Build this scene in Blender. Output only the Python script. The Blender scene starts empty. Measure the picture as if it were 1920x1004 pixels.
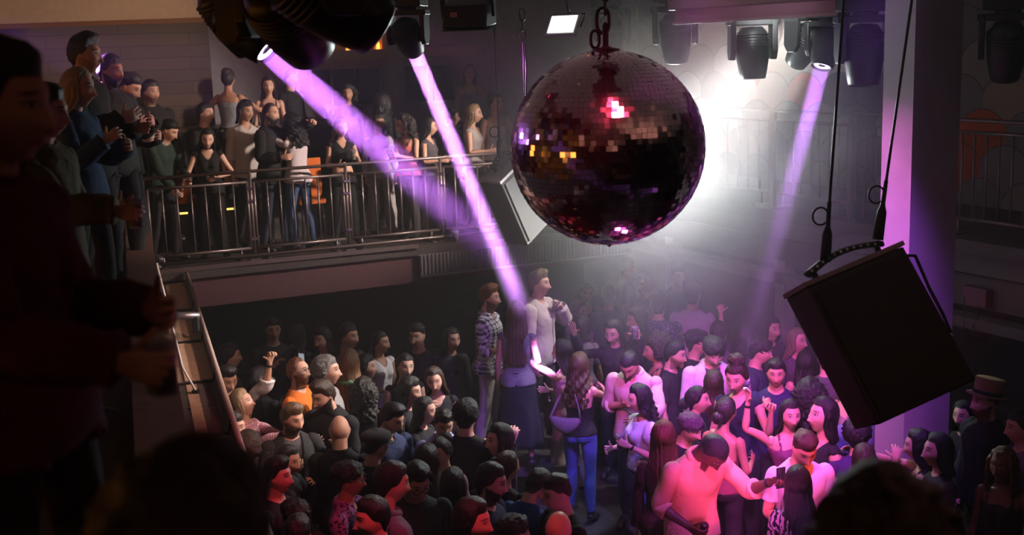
import bpy, bmesh, math, random
import numpy as np
from mathutils import Vector, Matrix, noise as mnoise
from mathutils.kdtree import KDTree

random.seed(7); RNG = np.random.default_rng(7)
SC = bpy.context.scene
COL = SC.collection
R = math.radians

# ------------------------------------------------------------------ camera model
FPX = 2250.0; ZC = 4.65; PITCH = R(10.65); ROLL = R(1.9)
_f = np.array([0, math.cos(PITCH), -math.sin(PITCH)])
_r0 = np.array([1.0, 0, 0]); _u0 = np.array([0, math.sin(PITCH), math.cos(PITCH)])
_r = math.cos(ROLL)*_r0 - math.sin(ROLL)*_u0
_u = math.sin(ROLL)*_r0 + math.cos(ROLL)*_u0
CAMP = np.array([0, 0, ZC])
def ray(px, py): return _f + _r*(px-960)/FPX + _u*(502-py)/FPX
def atz(px, py, z):
    d = ray(px, py); return CAMP + d*((z-ZC)/d[2])
def aty(px, py, y):
    d = ray(px, py); return CAMP + d*(y/d[1])
def atd(px, py, dd): return CAMP + ray(px, py)*dd
def online(px, py, a, b, off=0.0):
    """ray meets the vertical plane through ground points a, b pushed back by off"""
    a = np.array(a[:2], float); b = np.array(b[:2], float)
    t = (b-a)/np.linalg.norm(b-a); n = np.array([-t[1], t[0]])
    a = a + n*off
    d = ray(px, py)
    k = n.dot(a)/n.dot(d[:2])
    return CAMP + d*k

# ------------------------------------------------------------------ small mesh helpers
def link(o, parent=None):
    COL.objects.link(o)
    if parent is not None: o.parent = parent
    return o
def tag(o, label=None, cat=None, group=None, kind=None):
    if label: o['label'] = label
    if cat: o['category'] = cat
    if group: o['group'] = group
    if kind: o['kind'] = kind
    return o
def empty(name, loc, rz=0.0):
    o = bpy.data.objects.new(name, None); o.empty_display_size = .1
    o.location = loc; o.rotation_euler = (0, 0, rz)
    COL.objects.link(o); return o
class MB:
    """collects shapes, then links them as one mesh object"""
    def __init__(s): s.v = []; s.f = []; s.sm = []
    def add(s, vs, fs, smooth=False):
        b = len(s.v); s.v += [tuple(map(float, v)) for v in vs]
        s.f += [tuple(b+i for i in f) for f in fs]; s.sm += [smooth]*len(fs); return s
    def box(s, c, size, M=None):
        hx, hy, hz = [q/2 for q in size]
        vs = [np.array((x, y, z)) for x in (-hx, hx) for y in (-hy, hy) for z in (-hz, hz)]
        if M is not None: vs = [np.array(M) @ v for v in vs]
        vs = [v+np.array(c) for v in vs]
        return s.add(vs, [(0,1,3,2),(4,6,7,5),(0,4,5,1),(2,3,7,6),(0,2,6,4),(1,5,7,3)])
    def beam(s, a, b, w, h, upv=(0, 0, 1)):
        a = np.array(a, float); b = np.array(b, float); d = b-a; L = np.linalg.norm(d); d /= L
        x = np.cross(d, upv); n = np.linalg.norm(x)
        x = x/n if n > 1e-6 else np.array([1.0, 0, 0])
        u = np.cross(x, d)
        return s.box((a+b)/2, (w, L, h), np.stack([x, d, u], 1))
    def tube(s, pts, r, n=8, cap=True, smooth=True, sq=None):
        pts = [np.array(p, float) for p in pts]
        rs = r if hasattr(r, '__len__') else [r]*len(pts)
        vs = []; fs = []; x = None
        for i, p in enumerate(pts):
            d = pts[min(i+1, len(pts)-1)] - pts[max(i-1, 0)]
            d = d/(np.linalg.norm(d)+1e-9)
            if x is None:
                x = np.cross(d, (0, 0, 1)) if abs(d[2]) < .9 else np.cross(d, (1, 0, 0))
            x = x - d*x.dot(d); x /= np.linalg.norm(x); y = np.cross(d, x)
            for k in range(n):
                a = 2*math.pi*k/n
                vs.append(p + rs[i]*(math.cos(a)*x + math.sin(a)*y*(sq or 1)))
        for i in range(len(pts)-1):
            for k in range(n):
                k2 = (k+1) % n
                fs.append((i*n+k, i*n+k2, (i+1)*n+k2, (i+1)*n+k))
        if cap:
            fs.append(tuple(range(n))[::-1]); fs.append(tuple((len(pts)-1)*n+k for k in range(n)))
        return s.add(vs, fs, smooth)
    def lathe(s, prof, M=None, o=(0, 0, 0), n=24, smooth=True):
        """prof: list of (radius, height) about local z"""
        vs = []; fs = []
        for (r, z) in prof:
            for k in range(n):
                a = 2*math.pi*k/n; vs.append(np.array((r*math.cos(a), r*math.sin(a), z)))
        if M is not None: vs = [np.array(M) @ v for v in vs]
        vs = [v+np.array(o) for v in vs]
        for i in range(len(prof)-1):
            for k in range(n):
                k2 = (k+1) % n; fs.append((i*n+k, i*n+k2, (i+1)*n+k2, (i+1)*n+k))
        fs.append(tuple(range(n))[::-1]); fs.append(tuple((len(prof)-1)*n+k for k in range(n)))
        return s.add(vs, fs, smooth)
    def prism(s, poly, e):
        """poly: 3-D points of a flat outline, e: extrusion vector"""
        n = len(poly); e = np.array(e); poly = [np.array(p, float) for p in poly]
        vs = poly + [p+e for p in poly]
        fs = [tuple(range(n))[::-1], tuple(range(n, 2*n))] + [(i, (i+1) % n, n+(i+1) % n, n+i) for i in range(n)]
        return s.add(vs, fs)
    def build(s, name, mat, parent=None, bevel=0.0):
        me = bpy.data.meshes.new(name); me.from_pydata(s.v, [], s.f)
        me.polygons.foreach_set('use_smooth', s.sm)
        bm = bmesh.new(); bm.from_mesh(me); bmesh.ops.recalc_face_normals(bm, faces=bm.faces); bm.to_mesh(me); bm.free()
        me.update()
        if mat: me.materials.append(mat)
        o = bpy.data.objects.new(name, me)
        if bevel:
            m = o.modifiers.new('bevel', 'BEVEL'); m.width = bevel; m.segments = 2; m.limit_method = 'ANGLE'
        return link(o, parent)
def Rx(a): c, s = math.cos(a), math.sin(a); return np.array([[1,0,0],[0,c,-s],[0,s,c]])
def Ry(a): c, s = math.cos(a), math.sin(a); return np.array([[c,0,s],[0,1,0],[-s,0,c]])
def Rz(a): c, s = math.cos(a), math.sin(a); return np.array([[c,-s,0],[s,c,0],[0,0,1]])
def rot_axis(ax, a):
    ax = np.array(ax, float); ax /= np.linalg.norm(ax); K = np.array([[0,-ax[2],ax[1]],[ax[2],0,-ax[0]],[-ax[1],ax[0],0]])
    return np.eye(3)+math.sin(a)*K+(1-math.cos(a))*K@K
def rot_between(a, b):
    a = np.array(a, float)/np.linalg.norm(a); b = np.array(b, float)/np.linalg.norm(b)
    v = np.cross(a, b); c = a.dot(b)
    if np.linalg.norm(v) < 1e-6: return np.eye(3) if c > 0 else rot_axis((0, 1, 0), math.pi)
    return rot_axis(v, math.atan2(np.linalg.norm(v), c))
def frame_z(d, up=(0, 0, 1)):
    """matrix whose z column points along d"""
    d = np.array(d, float); d /= np.linalg.norm(d)
    x = np.cross(up, d)
    x = x/np.linalg.norm(x) if np.linalg.norm(x) > 1e-5 else np.array([1.0, 0, 0])
    return np.stack([x, np.cross(d, x), d], 1)
def sstep(a, b, x):
    t = np.clip((x-a)/(b-a), 0, 1); return t*t*(3-2*t)

# ------------------------------------------------------------------ materials
def nmat(name):
    m = bpy.data.materials.new(name); m.use_nodes = True
    nt = m.node_tree; b = nt.nodes['Principled BSDF']
    return m, nt, b
def NN(nt, t, **kw):
    n = nt.nodes.new(t)
    for k, v in kw.items(): setattr(n, k, v)
    return n
def simple(name, col, rough=.6, metal=0.0, bump=0.0, bscale=40.0, var=0.0, spec=None, emit=None, estr=0.0):
    m, nt, b = nmat(name)
    b.inputs['Base Color'].default_value = (*col, 1); b.inputs['Roughness'].default_value = rough
    b.inputs['Metallic'].default_value = metal
    if spec is not None: b.inputs['Specular IOR Level'].default_value = spec
    if emit: b.inputs['Emission Color'].default_value = (*emit, 1); b.inputs['Emission Strength'].default_value = estr
    if bump or var:
        tc = NN(nt, 'ShaderNodeTexCoord'); no = NN(nt, 'ShaderNodeTexNoise'); no.inputs['Scale'].default_value = bscale
        no.inputs['Detail'].default_value = 4
        nt.links.new(tc.outputs['Object'], no.inputs['Vector'])
        if bump:
            bp = NN(nt, 'ShaderNodeBump'); bp.inputs['Strength'].default_value = bump; bp.inputs['Distance'].default_value = .01
            nt.links.new(no.outputs['Fac'], bp.inputs['Height']); nt.links.new(bp.outputs['Normal'], b.inputs['Normal'])
        if var:
            mx = NN(nt, 'ShaderNodeMix', data_type='RGBA'); mx.inputs['A'].default_value = (*[c*(1-var) for c in col], 1)
            mx.inputs['B'].default_value = (*[min(1, c*(1+var)) for c in col], 1)
            nt.links.new(no.outputs['Fac'], mx.inputs['Factor']); nt.links.new(mx.outputs['Result'], b.inputs['Base Color'])
    return m
def M_(nt, op, a, b=None, c=None, clamp=False):
    n = NN(nt, 'ShaderNodeMath', operation=op); n.use_clamp = clamp
    for i, v in enumerate((a, b, c)):
        if v is None: continue
        if isinstance(v, (int, float)): n.inputs[i].default_value = v
        else: nt.links.new(v, n.inputs[i])
    return n.outputs[0]
def mixc(nt, fac, a, b):
    n = NN(nt, 'ShaderNodeMix', data_type='RGBA')
    for k, v in (('Factor', fac), ('A', a), ('B', b)):
        if isinstance(v, tuple): n.inputs[k].default_value = (*v, 1) if len(v) == 3 else v
        elif isinstance(v, (int, float)): n.inputs[k].default_value = v
        else: nt.links.new(v, n.inputs[k])
    return n.outputs['Result']
HC = np.array([0, -.012, 1.625])          # head centre at rest
def skin_material():
    m, nt, b = nmat('skin')
    at = NN(nt, 'ShaderNodeAttribute', attribute_name='rest'); oi = NN(nt, 'ShaderNodeObjectInfo')
    sp = NN(nt, 'ShaderNodeSeparateXYZ'); nt.links.new(at.outputs['Vector'], sp.inputs[0])
    ax = M_(nt, 'ABSOLUTE', sp.outputs[0]); y = M_(nt, 'SUBTRACT', sp.outputs[1], float(HC[1])); z = M_(nt, 'SUBTRACT', sp.outputs[2], float(HC[2]))
    front = M_(nt, 'LESS_THAN', y, -.035)
    def ell(cx, cz, rx, rz, soft=.35, slope=0.0):
        dx = M_(nt, 'SUBTRACT', ax, cx)
        dz = M_(nt, 'SUBTRACT', z, cz)
        if slope: dz = M_(nt, 'SUBTRACT', dz, M_(nt, 'MULTIPLY', dx, slope))
        q = M_(nt, 'ADD', M_(nt, 'POWER', M_(nt, 'ABSOLUTE', M_(nt, 'DIVIDE', dx, rx)), 2), M_(nt, 'POWER', M_(nt, 'ABSOLUTE', M_(nt, 'DIVIDE', dz, rz)), 2))
        e = M_(nt, 'DIVIDE', M_(nt, 'SUBTRACT', 1+soft, q), 2*soft, clamp=True)
        return M_(nt, 'MULTIPLY', e, front)
    col = oi.outputs['Color']
    no = NN(nt, 'ShaderNodeTexNoise'); no.inputs['Scale'].default_value = 18; nt.links.new(at.outputs['Vector'], no.inputs['Vector'])
    col = mixc(nt, M_(nt, 'MULTIPLY', no.outputs['Fac'], .25), col, mixc(nt, .5, col, (.5, .15, .1)))
    # beard shadow, strength from the object's alpha
    ln_ = M_(nt, 'ADD', -.040, M_(nt, 'MULTIPLY', .6, M_(nt, 'MAXIMUM', M_(nt, 'ADD', y, .075), 0.0)))
    bz = M_(nt, 'MULTIPLY', M_(nt, 'DIVIDE', M_(nt, 'SUBTRACT', ln_, z), .02, clamp=True), M_(nt, 'LESS_THAN', y, .02))
    bz = M_(nt, 'MULTIPLY', bz, M_(nt, 'GREATER_THAN', z, -.135))
    al = M_(nt, 'SUBTRACT', 1.0, oi.outputs['Alpha'])
    col = mixc(nt, M_(nt, 'MULTIPLY', M_(nt, 'MULTIPLY', bz, al), .85), col, (.035, .022, .015))
    lip = ell(0, -.062, .025, .0095, .3)
    col = mixc(nt, M_(nt, 'MULTIPLY', lip, .75), col, mixc(nt, .6, col, (.35, .05, .05)))
    mouth = ell(0, -.0615, .022, .0018, .6)
    col = mixc(nt, M_(nt, 'MULTIPLY', mouth, .8), col, (.05, .01, .01))
    socket = ell(.031, .017, .022, .016, .8)
    col = mixc(nt, M_(nt, 'MULTIPLY', socket, .25), col, (.12, .05, .04))
    lash = ell(.031, .016, .0165, .0075, .25)
    col = mixc(nt, lash, col, (.03, .018, .014))
    white = ell(.031, .0145, .0135, .0048, .25)
    col = mixc(nt, white, col, (.55, .52, .5))
    iris = ell(.031, .0148, .0056, .0054, .2)
    col = mixc(nt, M_(nt, 'MULTIPLY', iris, white), col, (.025, .014, .01))
    brow = ell(.033, .038, .020, .0048, .5, -.10)
    col = mixc(nt, M_(nt, 'MULTIPLY', brow, .85), col, (.03, .018, .012))
    nost = ell(.008, -.0395, .004, .0025, .5)
    col = mixc(nt, M_(nt, 'MULTIPLY', nost, .7), col, (.06, .02, .02))
    nt.links.new(col, b.inputs['Base Color'])
    b.inputs['Roughness'].default_value = .48
    b.inputs['Specular IOR Level'].default_value = .4
    return m
def cloth_material(name, pattern=None, rough=.85, sheen=0.0, spec=.25):
    m, nt, b = nmat(name)
    at = NN(nt, 'ShaderNodeAttribute', attribute_name='rest'); oi = NN(nt, 'ShaderNodeObjectInfo')
    col = oi.outputs['Color']; V = at.outputs['Vector']
    sp = NN(nt, 'ShaderNodeSeparateXYZ'); nt.links.new(V, sp.inputs[0])
    if pattern == 'plaid':
        def band(o, f, w): return M_(nt, 'LESS_THAN', M_(nt, 'FRACT', M_(nt, 'MULTIPLY', o, f)), w)
        g = M_(nt, 'ADD', band(M_(nt, 'ADD', sp.outputs[0], 5.0), 22, .5), band(sp.outputs[2], 22, .5))
        g = M_(nt, 'MULTIPLY', g, .5)
        col = mixc(nt, g, mixc(nt, .0, col, (0, 0, 0)), (.045, .04, .06))
    elif pattern == 'stripe':
        s = M_(nt, 'GREATER_THAN', M_(nt, 'FRACT', M_(nt, 'MULTIPLY', sp.outputs[2], 42)), .5)
        col = mixc(nt, M_(nt, 'MULTIPLY', s, .6), col, (.3, .06, .12))
    elif pattern in ('floral', 'zebra', 'speck'):
        vo = NN(nt, 'ShaderNodeTexVoronoi') if pattern != 'zebra' else NN(nt, 'ShaderNodeTexWave')
        vo.inputs['Scale'].default_value = {'floral': 48, 'zebra': 9, 'speck': 60}[pattern]
        if pattern == 'zebra': vo.inputs['Distortion'].default_value = 9; vo.inputs['Detail Scale'].default_value = 2
        nt.links.new(V, vo.inputs['Vector'])
        k = M_(nt, 'LESS_THAN', vo.outputs[0], {'floral': .38, 'zebra': .5, 'speck': .28}[pattern])
        col = mixc(nt, k, col, (.02, .012, .03) if pattern != 'speck' else (.5, .48, .55))
    no = NN(nt, 'ShaderNodeTexNoise'); no.inputs['Scale'].default_value = 9; no.inputs['Detail'].default_value = 5; no.inputs['Distortion'].default_value = .6
    nt.links.new(V, no.inputs['Vector'])
    col = mixc(nt, M_(nt, 'MULTIPLY', no.outputs['Fac'], .35), col, mixc(nt, .5, col, (0, 0, 0)))
    bp = NN(nt, 'ShaderNodeBump'); bp.inputs['Strength'].default_value = .55; bp.inputs['Distance'].default_value = .03
    nt.links.new(no.outputs['Fac'], bp.inputs['Height']); nt.links.new(bp.outputs['Normal'], b.inputs['Normal'])
    nt.links.new(col, b.inputs['Base Color']); b.inputs['Roughness'].default_value = rough; b.inputs['Specular IOR Level'].default_value = spec
    return m
def hair_material(name, sc=(70, 70, 4), rough=.42):
    m, nt, b = nmat(name)
    at = NN(nt, 'ShaderNodeAttribute', attribute_name='rest'); oi = NN(nt, 'ShaderNodeObjectInfo')
    mp = NN(nt, 'ShaderNodeMapping'); mp.inputs['Scale'].default_value = sc; nt.links.new(at.outputs['Vector'], mp.inputs['Vector'])
    no = NN(nt, 'ShaderNodeTexNoise'); no.inputs['Scale'].default_value = 1.6; no.inputs['Detail'].default_value = 5; no.inputs['Roughness'].default_value = .65
    nt.links.new(mp.outputs[0], no.inputs['Vector'])
    col = mixc(nt, M_(nt, 'MULTIPLY', M_(nt, 'SUBTRACT', no.outputs['Fac'], .25, clamp=True), 1.6, clamp=True), mixc(nt, .65, oi.outputs['Color'], (0, 0, 0)), oi.outputs['Color'])
    bp = NN(nt, 'ShaderNodeBump'); bp.inputs['Strength'].default_value = .8; bp.inputs['Distance'].default_value = .012
    nt.links.new(no.outputs['Fac'], bp.inputs['Height']); nt.links.new(bp.outputs['Normal'], b.inputs['Normal'])
    nt.links.new(col, b.inputs['Base Color']); b.inputs['Roughness'].default_value = rough
    return m
MAT = {}
MAT['skin'] = skin_material()
for k in ('plain', 'plaid', 'stripe', 'floral', 'zebra', 'speck'): MAT[k] = cloth_material('cloth_'+k, k)
MAT['leather'] = cloth_material('leather', None, .38, spec=.5)
MAT['satin'] = cloth_material('satin', None, .5, spec=.4)
MAT['denim'] = cloth_material('denim', None, .9)
MAT['hair'] = hair_material('hair_straight'); MAT['curl'] = hair_material('hair_curly', (40, 40, 40), .6)

# ------------------------------------------------------------------ human template
BN = ['pelvis', 'spine', 'chest', 'neck', 'head']
for s in 'LR':
    BN += ['ua'+s, 'fa'+s, 'hand'+s] + [f'f{k}{j}{s}' for k in range(5) for j in (0, 1)] + ['thigh'+s, 'shin'+s, 'foot'+s]
BI = {n: i for i, n in enumerate(BN)}; NB = len(BN)
ADIR = {'L': np.array([.5, 0, -.866]), 'R': np.array([-.5, 0, -.866])}
def joints(fem):
    J = {'pelvis': (0, .01, .95), 'spine': (0, .015, 1.06), 'chest': (0, .02, 1.24), 'neck': (0, .03, 1.455), 'head': (0, .012, 1.545)}
    sw = .155 if fem else .178
    for s, q in (('L', 1), ('R', -1)):
        d = ADIR[s]; sh = np.array([q*sw, .015, 1.395]); el = sh+d*.285; wr = el+d*.25
        J['ua'+s], J['fa'+s], J['hand'+s] = sh, el, wr
        n = np.array([-q*.866, 0, -.5])            # palm side
        th = np.array([0, -1.0, 0])                  # thumb side
        for k, (yo, L) in enumerate(((.031, .072), (.0105, .080), (-.0105, .075), (-.030, .058))):
            b0 = wr+d*(.095-.006*abs(k-1.2))+th*yo
            dd = d+th*yo*4.2; dd /= np.linalg.norm(dd)
            J[f'f{k}0{s}'], J[f'f{k}1{s}'] = b0, b0+dd*L*.5
            J[f'f{k}t{s}'] = b0+dd*L
        b0 = wr+d*.028+th*.026+n*.008; dd = d*.62+th*.72+n*.30; dd /= np.linalg.norm(dd)
        J['f40'+s], J['f41'+s], J['f4t'+s] = b0, b0+dd*.042, b0+dd*.078
        J['thigh'+s] = (q*(.095 if fem else .09), .01, .91); J['shin'+s] = (q*.10, .0, .50); J['foot'+s] = (q*.105, .02, .085)
    return {k: np.array(v, float) for k, v in J.items()}
PAR = {'spine': 'pelvis', 'chest': 'spine', 'neck': 'chest', 'head': 'neck'}
for s in 'LR':
    PAR.update({'ua'+s: 'chest', 'fa'+s: 'ua'+s, 'hand'+s: 'fa'+s, 'thigh'+s: 'pelvis', 'shin'+s: 'thigh'+s, 'foot'+s: 'shin'+s})
    for k in range(5): PAR[f'f{k}0{s}'] = 'hand'+s; PAR[f'f{k}1{s}'] = f'f{k}0{s}'

def torso_profile(fem):
    if fem: return [(.825,.05,.055,.0),(.86,.165,.115,.012),(.91,.178,.122,.018),(.97,.168,.116,.016),(1.03,.142,.100,.01),(1.09,.124,.090,.01),(1.15,.128,.092,.012),
                    (1.21,.140,.100,.014),(1.28,.150,.106,.014),(1.34,.156,.104,.018),(1.39,.158,.088,.022),(1.43,.115,.066,.026),(1.465,.062,.054,.028),(1.50,.05,.05,.022)]
    return [(.825,.05,.06,.0),(.86,.158,.112,.01),(.92,.168,.118,.014),(.98,.164,.115,.012),(1.04,.154,.108,.008),(1.10,.150,.106,.008),(1.16,.156,.110,.010),
            (1.22,.168,.116,.012),(1.29,.180,.120,.014),(1.35,.186,.114,.018),(1.395,.176,.096,.022),(1.43,.140,.076,.026),(1.455,.098,.066,.028),(1.478,.070,.060,.027),(1.505,.058,.058,.022)]
def make_head(fem):
    nu, nv = 72, 56; V = []; 
    for j in range(nv+1):
        th = math.pi*j/nv
        for i in range(nu):
            ph = 2*math.pi*i/nu
            x, y, z = math.sin(th)*math.sin(ph), -math.sin(th)*math.cos(ph), math.cos(th)
            V.append((x, y, z))
    V = np.array(V); d = V.copy()
    p = d*np.array([.076, .097, .117])
    x, y, z = p.T
    low = sstep(0.0, -.117, z)
    jaw = 1-(.34 if fem else .25)*low*(y < .03)-.30*low*(y >= .03)
    p[:, 0] *= jaw
    p[:, 1] = np.where(p[:, 1] < 0, p[:, 1]*(1-.03*low), p[:, 1]*(1-.50*low))
    x, y, z = p.T
    fr = sstep(-.01, -.05, y)
    g = lambda cx, cz, rx, rz: np.exp(-((np.abs(x)-cx)/rx)**2-((z-cz)/rz)**2)
    b = np.zeros(len(p))
    b += .013*np.exp(-(x/.011)**2)*sstep(.035, -.03, z)*sstep(-.052, -.036, z)*1.0
    b += .013*np.exp(-(x/.014)**2-((z+.033)/.012)**2)
    b += .005*g(.012, -.037, .008, .009)
    b -= .010*g(.031, .014, .020, .015)
    b += .004*g(.031, .0145, .011, .008)
    b += (.002 if fem else .0045)*g(.026, .040, .026, .010)
    b += .006*g(0, -.062, .022, .011); b -= .003*np.exp(-(x/.020)**2-((z+.062)/.003)**2)
    b -= .004*g(0, -.080, .03, .008); b += .008*g(0, -.103, .026, .014)
    b += .005*g(.045, -.018, .02, .022)
    b -= .004*g(.052, -.058, .018, .022)
    p[:, 1] -= b*fr
    p[:, 2] += -.0 
    # back of skull fuller
    p[:, 1] += .010*sstep(.0, .09, y)*np.exp(-((z-.03)/.06)**2)
    F = [(j*nu+i, j*nu+(i+1) % nu, (j+1)*nu+(i+1) % nu, (j+1)*nu+i) for j in range(nv) for i in range(nu)]
    return p+HC, F
def smooth_verts(co, faces_idx, edges, it):
    n = len(co)
    for _ in range(it):
        acc = np.zeros_like(co); cnt = np.zeros(n)
        np.add.at(acc, edges[:, 0], co[edges[:, 1]]); np.add.at(acc, edges[:, 1], co[edges[:, 0]])
        np.add.at(cnt, edges[:, 0], 1); np.add.at(cnt, edges[:, 1], 1)
        co = co*.5+.5*acc/np.maximum(cnt, 1)[:, None]
    return co
class Template: pass
def make_template(fem):
    J = joints(fem); mb = MB(); SP = []; SW = []
    def src(pts, w):
        for p in pts: SP.append(p); SW.append(w)
    def W(**k):
        w = np.zeros(NB)
        for n, v in k.items(): w[BI[n]] = v
        return w
    # torso
    prof = torso_profile(fem); n = 36; vs = []
    for (z, a, b, cy) in prof:
        for k in range(n):
            t = 2*math.pi*k/n; c, s_ = math.cos(t), math.sin(t)
            e = .86
            x = a*math.copysign(abs(c)**e, c); y = cy+b*math.copysign(abs(s_)**e, s_)
            if y > cy: y = cy+(y-cy)*(1.05 if z < 1.0 else .92)
            if fem and 1.17 < z < 1.38 and s_ < 0:
                y -= .042*math.exp(-((abs(x)-.068)/.046)**2-((z-1.265)/.05)**2)
            elif not fem and 1.22 < z < 1.42 and s_ < 0:
                y -= .010*math.exp(-((abs(x)-.07)/.06)**2-((z-1.32)/.05)**2)
            if .82 < z < .98 and s_ > 0:
                y += .03*math.exp(-((abs(x)-.07)/.05)**2-((z-.88)/.06)**2)
            vs.append((x, y, z))
    fs = [(j*n+i, j*n+(i+1) % n, (j+1)*n+(i+1) % n, (j+1)*n+i) for j in range(len(prof)-1) for i in range(n)]
    fs += [tuple(range(n))[::-1], tuple((len(prof)-1)*n+i for i in range(n))]
    mb.add(vs, fs)
    def torso_w(p):
        z = p[2]; w = np.zeros(NB)
        a = sstep(1.00, 1.10, z); b = sstep(1.16, 1.28, z); c = sstep(1.44, 1.49, z)
        w[BI['pelvis']] = 1-a; w[BI['spine']] = a*(1-b); w[BI['chest']] = b*(1-c); w[BI['neck']] = c
        ax = abs(p[0]); q = 'L' if p[0] > 0 else 'R'
        m = sstep(.135 if fem else .158, .20 if fem else .225, ax)*sstep(1.25, 1.34, z)
        w *= 1-m; w[BI['ua'+q]] += m
        lg = sstep(.95, .84, z)*sstep(.01, .06, ax)*.8
        w *= 1-lg; w[BI['thigh'+q]] += lg
        return w
    for j in range(len(prof)-1):
        for t in (0, .5):
            for i in range(n):
                p = np.array(vs[j*n+i])*(1-t)+np.array(vs[(j+1)*n+i])*t
                SP.append(p); SW.append(torso_w(p))
    # head and neck
    hv, hf = make_head(fem); mb.add(hv, hf)
    for p in hv[::2]:
        z = p[2]-HC[2]; h = sstep(-.15, -.06, z+.25*min(0, -(p[1]-HC[1]))); w = np.zeros(NB); w[BI['head']] = h; w[BI['neck']] = 1-h
        SP.append(p); SW.append(w)
    nr = .050 if fem else .060
    npts = [np.array((0, .030, 1.41)), np.array((0, .024, 1.47)), np.array((0, .014, 1.53)), np.array((0, .004, 1.585))]
    mb.tube(npts, [nr*1.35, nr*1.05, nr*.98, nr*.95], 18)
    for t in np.linspace(0, 1, 7):
        p = npts[0]*(1-t)+npts[-1]*t; z = p[2]; a = sstep(1.43, 1.48, z); h = sstep(1.53, 1.60, z)
        w = np.zeros(NB); w[BI['chest']] = 1-a; w[BI['neck']] = a*(1-h); w[BI['head']] = a*h
        for k in range(10): src([p+nr*np.array((math.cos(k*.628), math.sin(k*.628), 0))], w)
    # ears
    for q in (1, -1):
        M = Rz(q*.35)@Ry(q*.12)
        pr = [(.0, -.007), (.018, -.006), (.026, 0), (.018, .006), (.0, .007)]
        ev = []; nn = 14
        for (r, h) in pr:
            for k in range(nn):
                a = 2*math.pi*k/nn; ev.append(HC+np.array((q*.074, .006, .004))+M@np.array((h, math.cos(a)*r*.62, math.sin(a)*r*1.15)))
        mb.add(ev, [(j*nn+i, j*nn+(i+1) % nn, (j+1)*nn+(i+1) % nn, (j+1)*nn+i) for j in range(4) for i in range(nn)])
        src(ev, W(head=1))
    # limbs
    fs_ = .86 if fem else 1.0
    for s, q in (('L', 1), ('R', -1)):
        d = ADIR[s]; sh, el, wr = J['ua'+s], J['fa'+s], J['hand'+s]
        nrm = np.array([-q*.866, 0, -.5])
        mb_pts = []; rr = []
        for t, r_ in ((-.12, .030), (0, .054), (.12, .056), (.35, .048), (.65, .043), (.9, .039), (1.0, .038)):
            mb_pts.append(sh+(el-sh)*t+(np.array([0, 0, .004]) if t < .1 else 0)); rr.append(r_*fs_)
        for t, r_ in ((.12, .040), (.28, .041), (.55, .034), (.8, .028), (1.0, .025)):
            mb_pts.append(el+(wr-el)*t); rr.append(r_*fs_)
        mb.tube(mb_pts, rr, 16)
        for i in range(len(mb_pts)-1):
            for u in (0, .33, .67):
                p = mb_pts[i]*(1-u)+mb_pts[i+1]*u; rad = rr[i]*(1-u)+rr[i+1]*u
                t1 = (p-sh).dot(d); w = np.zeros(NB)
                a = sstep(-.012, .085, t1); e = sstep(.245, .325, t1); h = sstep(.505, .555, t1)
                w[BI['chest']] = 1-a; w[BI['ua'+s]] = a*(1-e); w[BI['fa'+s]] = a*e*(1-h); w[BI['hand'+s]] = a*e*h
                for k in range(10):
                    al = k*.628; SP.append(p+rad*(math.cos(al)*nrm+math.sin(al)*np.array((0, 1, 0)))); SW.append(w)
        # palm
        th = np.array([0, -1.0, 0]); pv = []; nn = 14
        for (t, wd, tk) in ((-.01, .024, .020), (.015, .030, .019), (.045, .041, .018), (.075, .043, .015), (.097, .040, .011)):
            for k in range(nn):
                a = 2*math.pi*k/nn; c, s2 = math.cos(a), math.sin(a)
                pv.append(wr+d*t+th*wd*math.copysign(abs(c)**.7, c)*fs_+nrm*tk*math.copysign(abs(s2)**.7, s2)*fs_)
        ff = [(j*nn+i, j*nn+(i+1) % nn, (j+1)*nn+(i+1) % nn, (j+1)*nn+i) for j in range(4) for i in range(nn)]
        ff += [tuple(range(nn))[::-1], tuple(4*nn+i for i in range(nn))]
        mb.add(pv, ff)
        for p in pv:
            t1 = (p-wr).dot(d); w = np.zeros(NB); h = sstep(-.03, .02, t1); w[BI['hand'+s]] = h; w[BI['fa'+s]] = 1-h; SP.append(p); SW.append(w)
        for k in range(5):
            a_, b_, c_ = J[f'f{k}0{s}'], J[f'f{k}1{s}'], J[f'f{k}t{s}']
            r0 = (.0105 if k == 4 else .0090 if k < 3 else .0078)*(.92 if fem else 1.0)
            back = (b_-a_)/np.linalg.norm(b_-a_)
            pts = [a_-back*.018, a_, (a_+b_)/2, b_, (b_+c_)/2, c_-back*.004, c_+back*.002]
            rad = [r0*1.0, r0*1.05, r0, r0*.98, r0*.92, r0*.75, r0*.35]
            mb.tube(pts, rad, 10)
            for i in range(len(pts)):
                w = np.zeros(NB)
                t1 = (pts[i]-a_).dot(back); L0 = np.linalg.norm(b_-a_)
                a2 = sstep(-.012, .008, t1); e2 = sstep(L0-.008, L0+.008, t1)
                w[BI['hand'+s]] = 1-a2; w[BI[f'f{k}0{s}']] = a2*(1-e2); w[BI[f'f{k}1{s}']] = a2*e2
                for kk in range(6):
                    al = kk*1.047; SP.append(pts[i]+rad[i]*(math.cos(al)*nrm+math.sin(al)*th)); SW.append(w)
        # leg
        hp, kn, an = J['thigh'+s], J['shin'+s], J['foot'+s]
        lp = []; lr = []
        for t, r_ in ((-.03, .082), (.1, .088), (.3, .080), (.6, .066), (.85, .055), (1.0, .052)):
            lp.append(hp+(kn-hp)*t); lr.append(r_*(1.0 if fem else .98))
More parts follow.
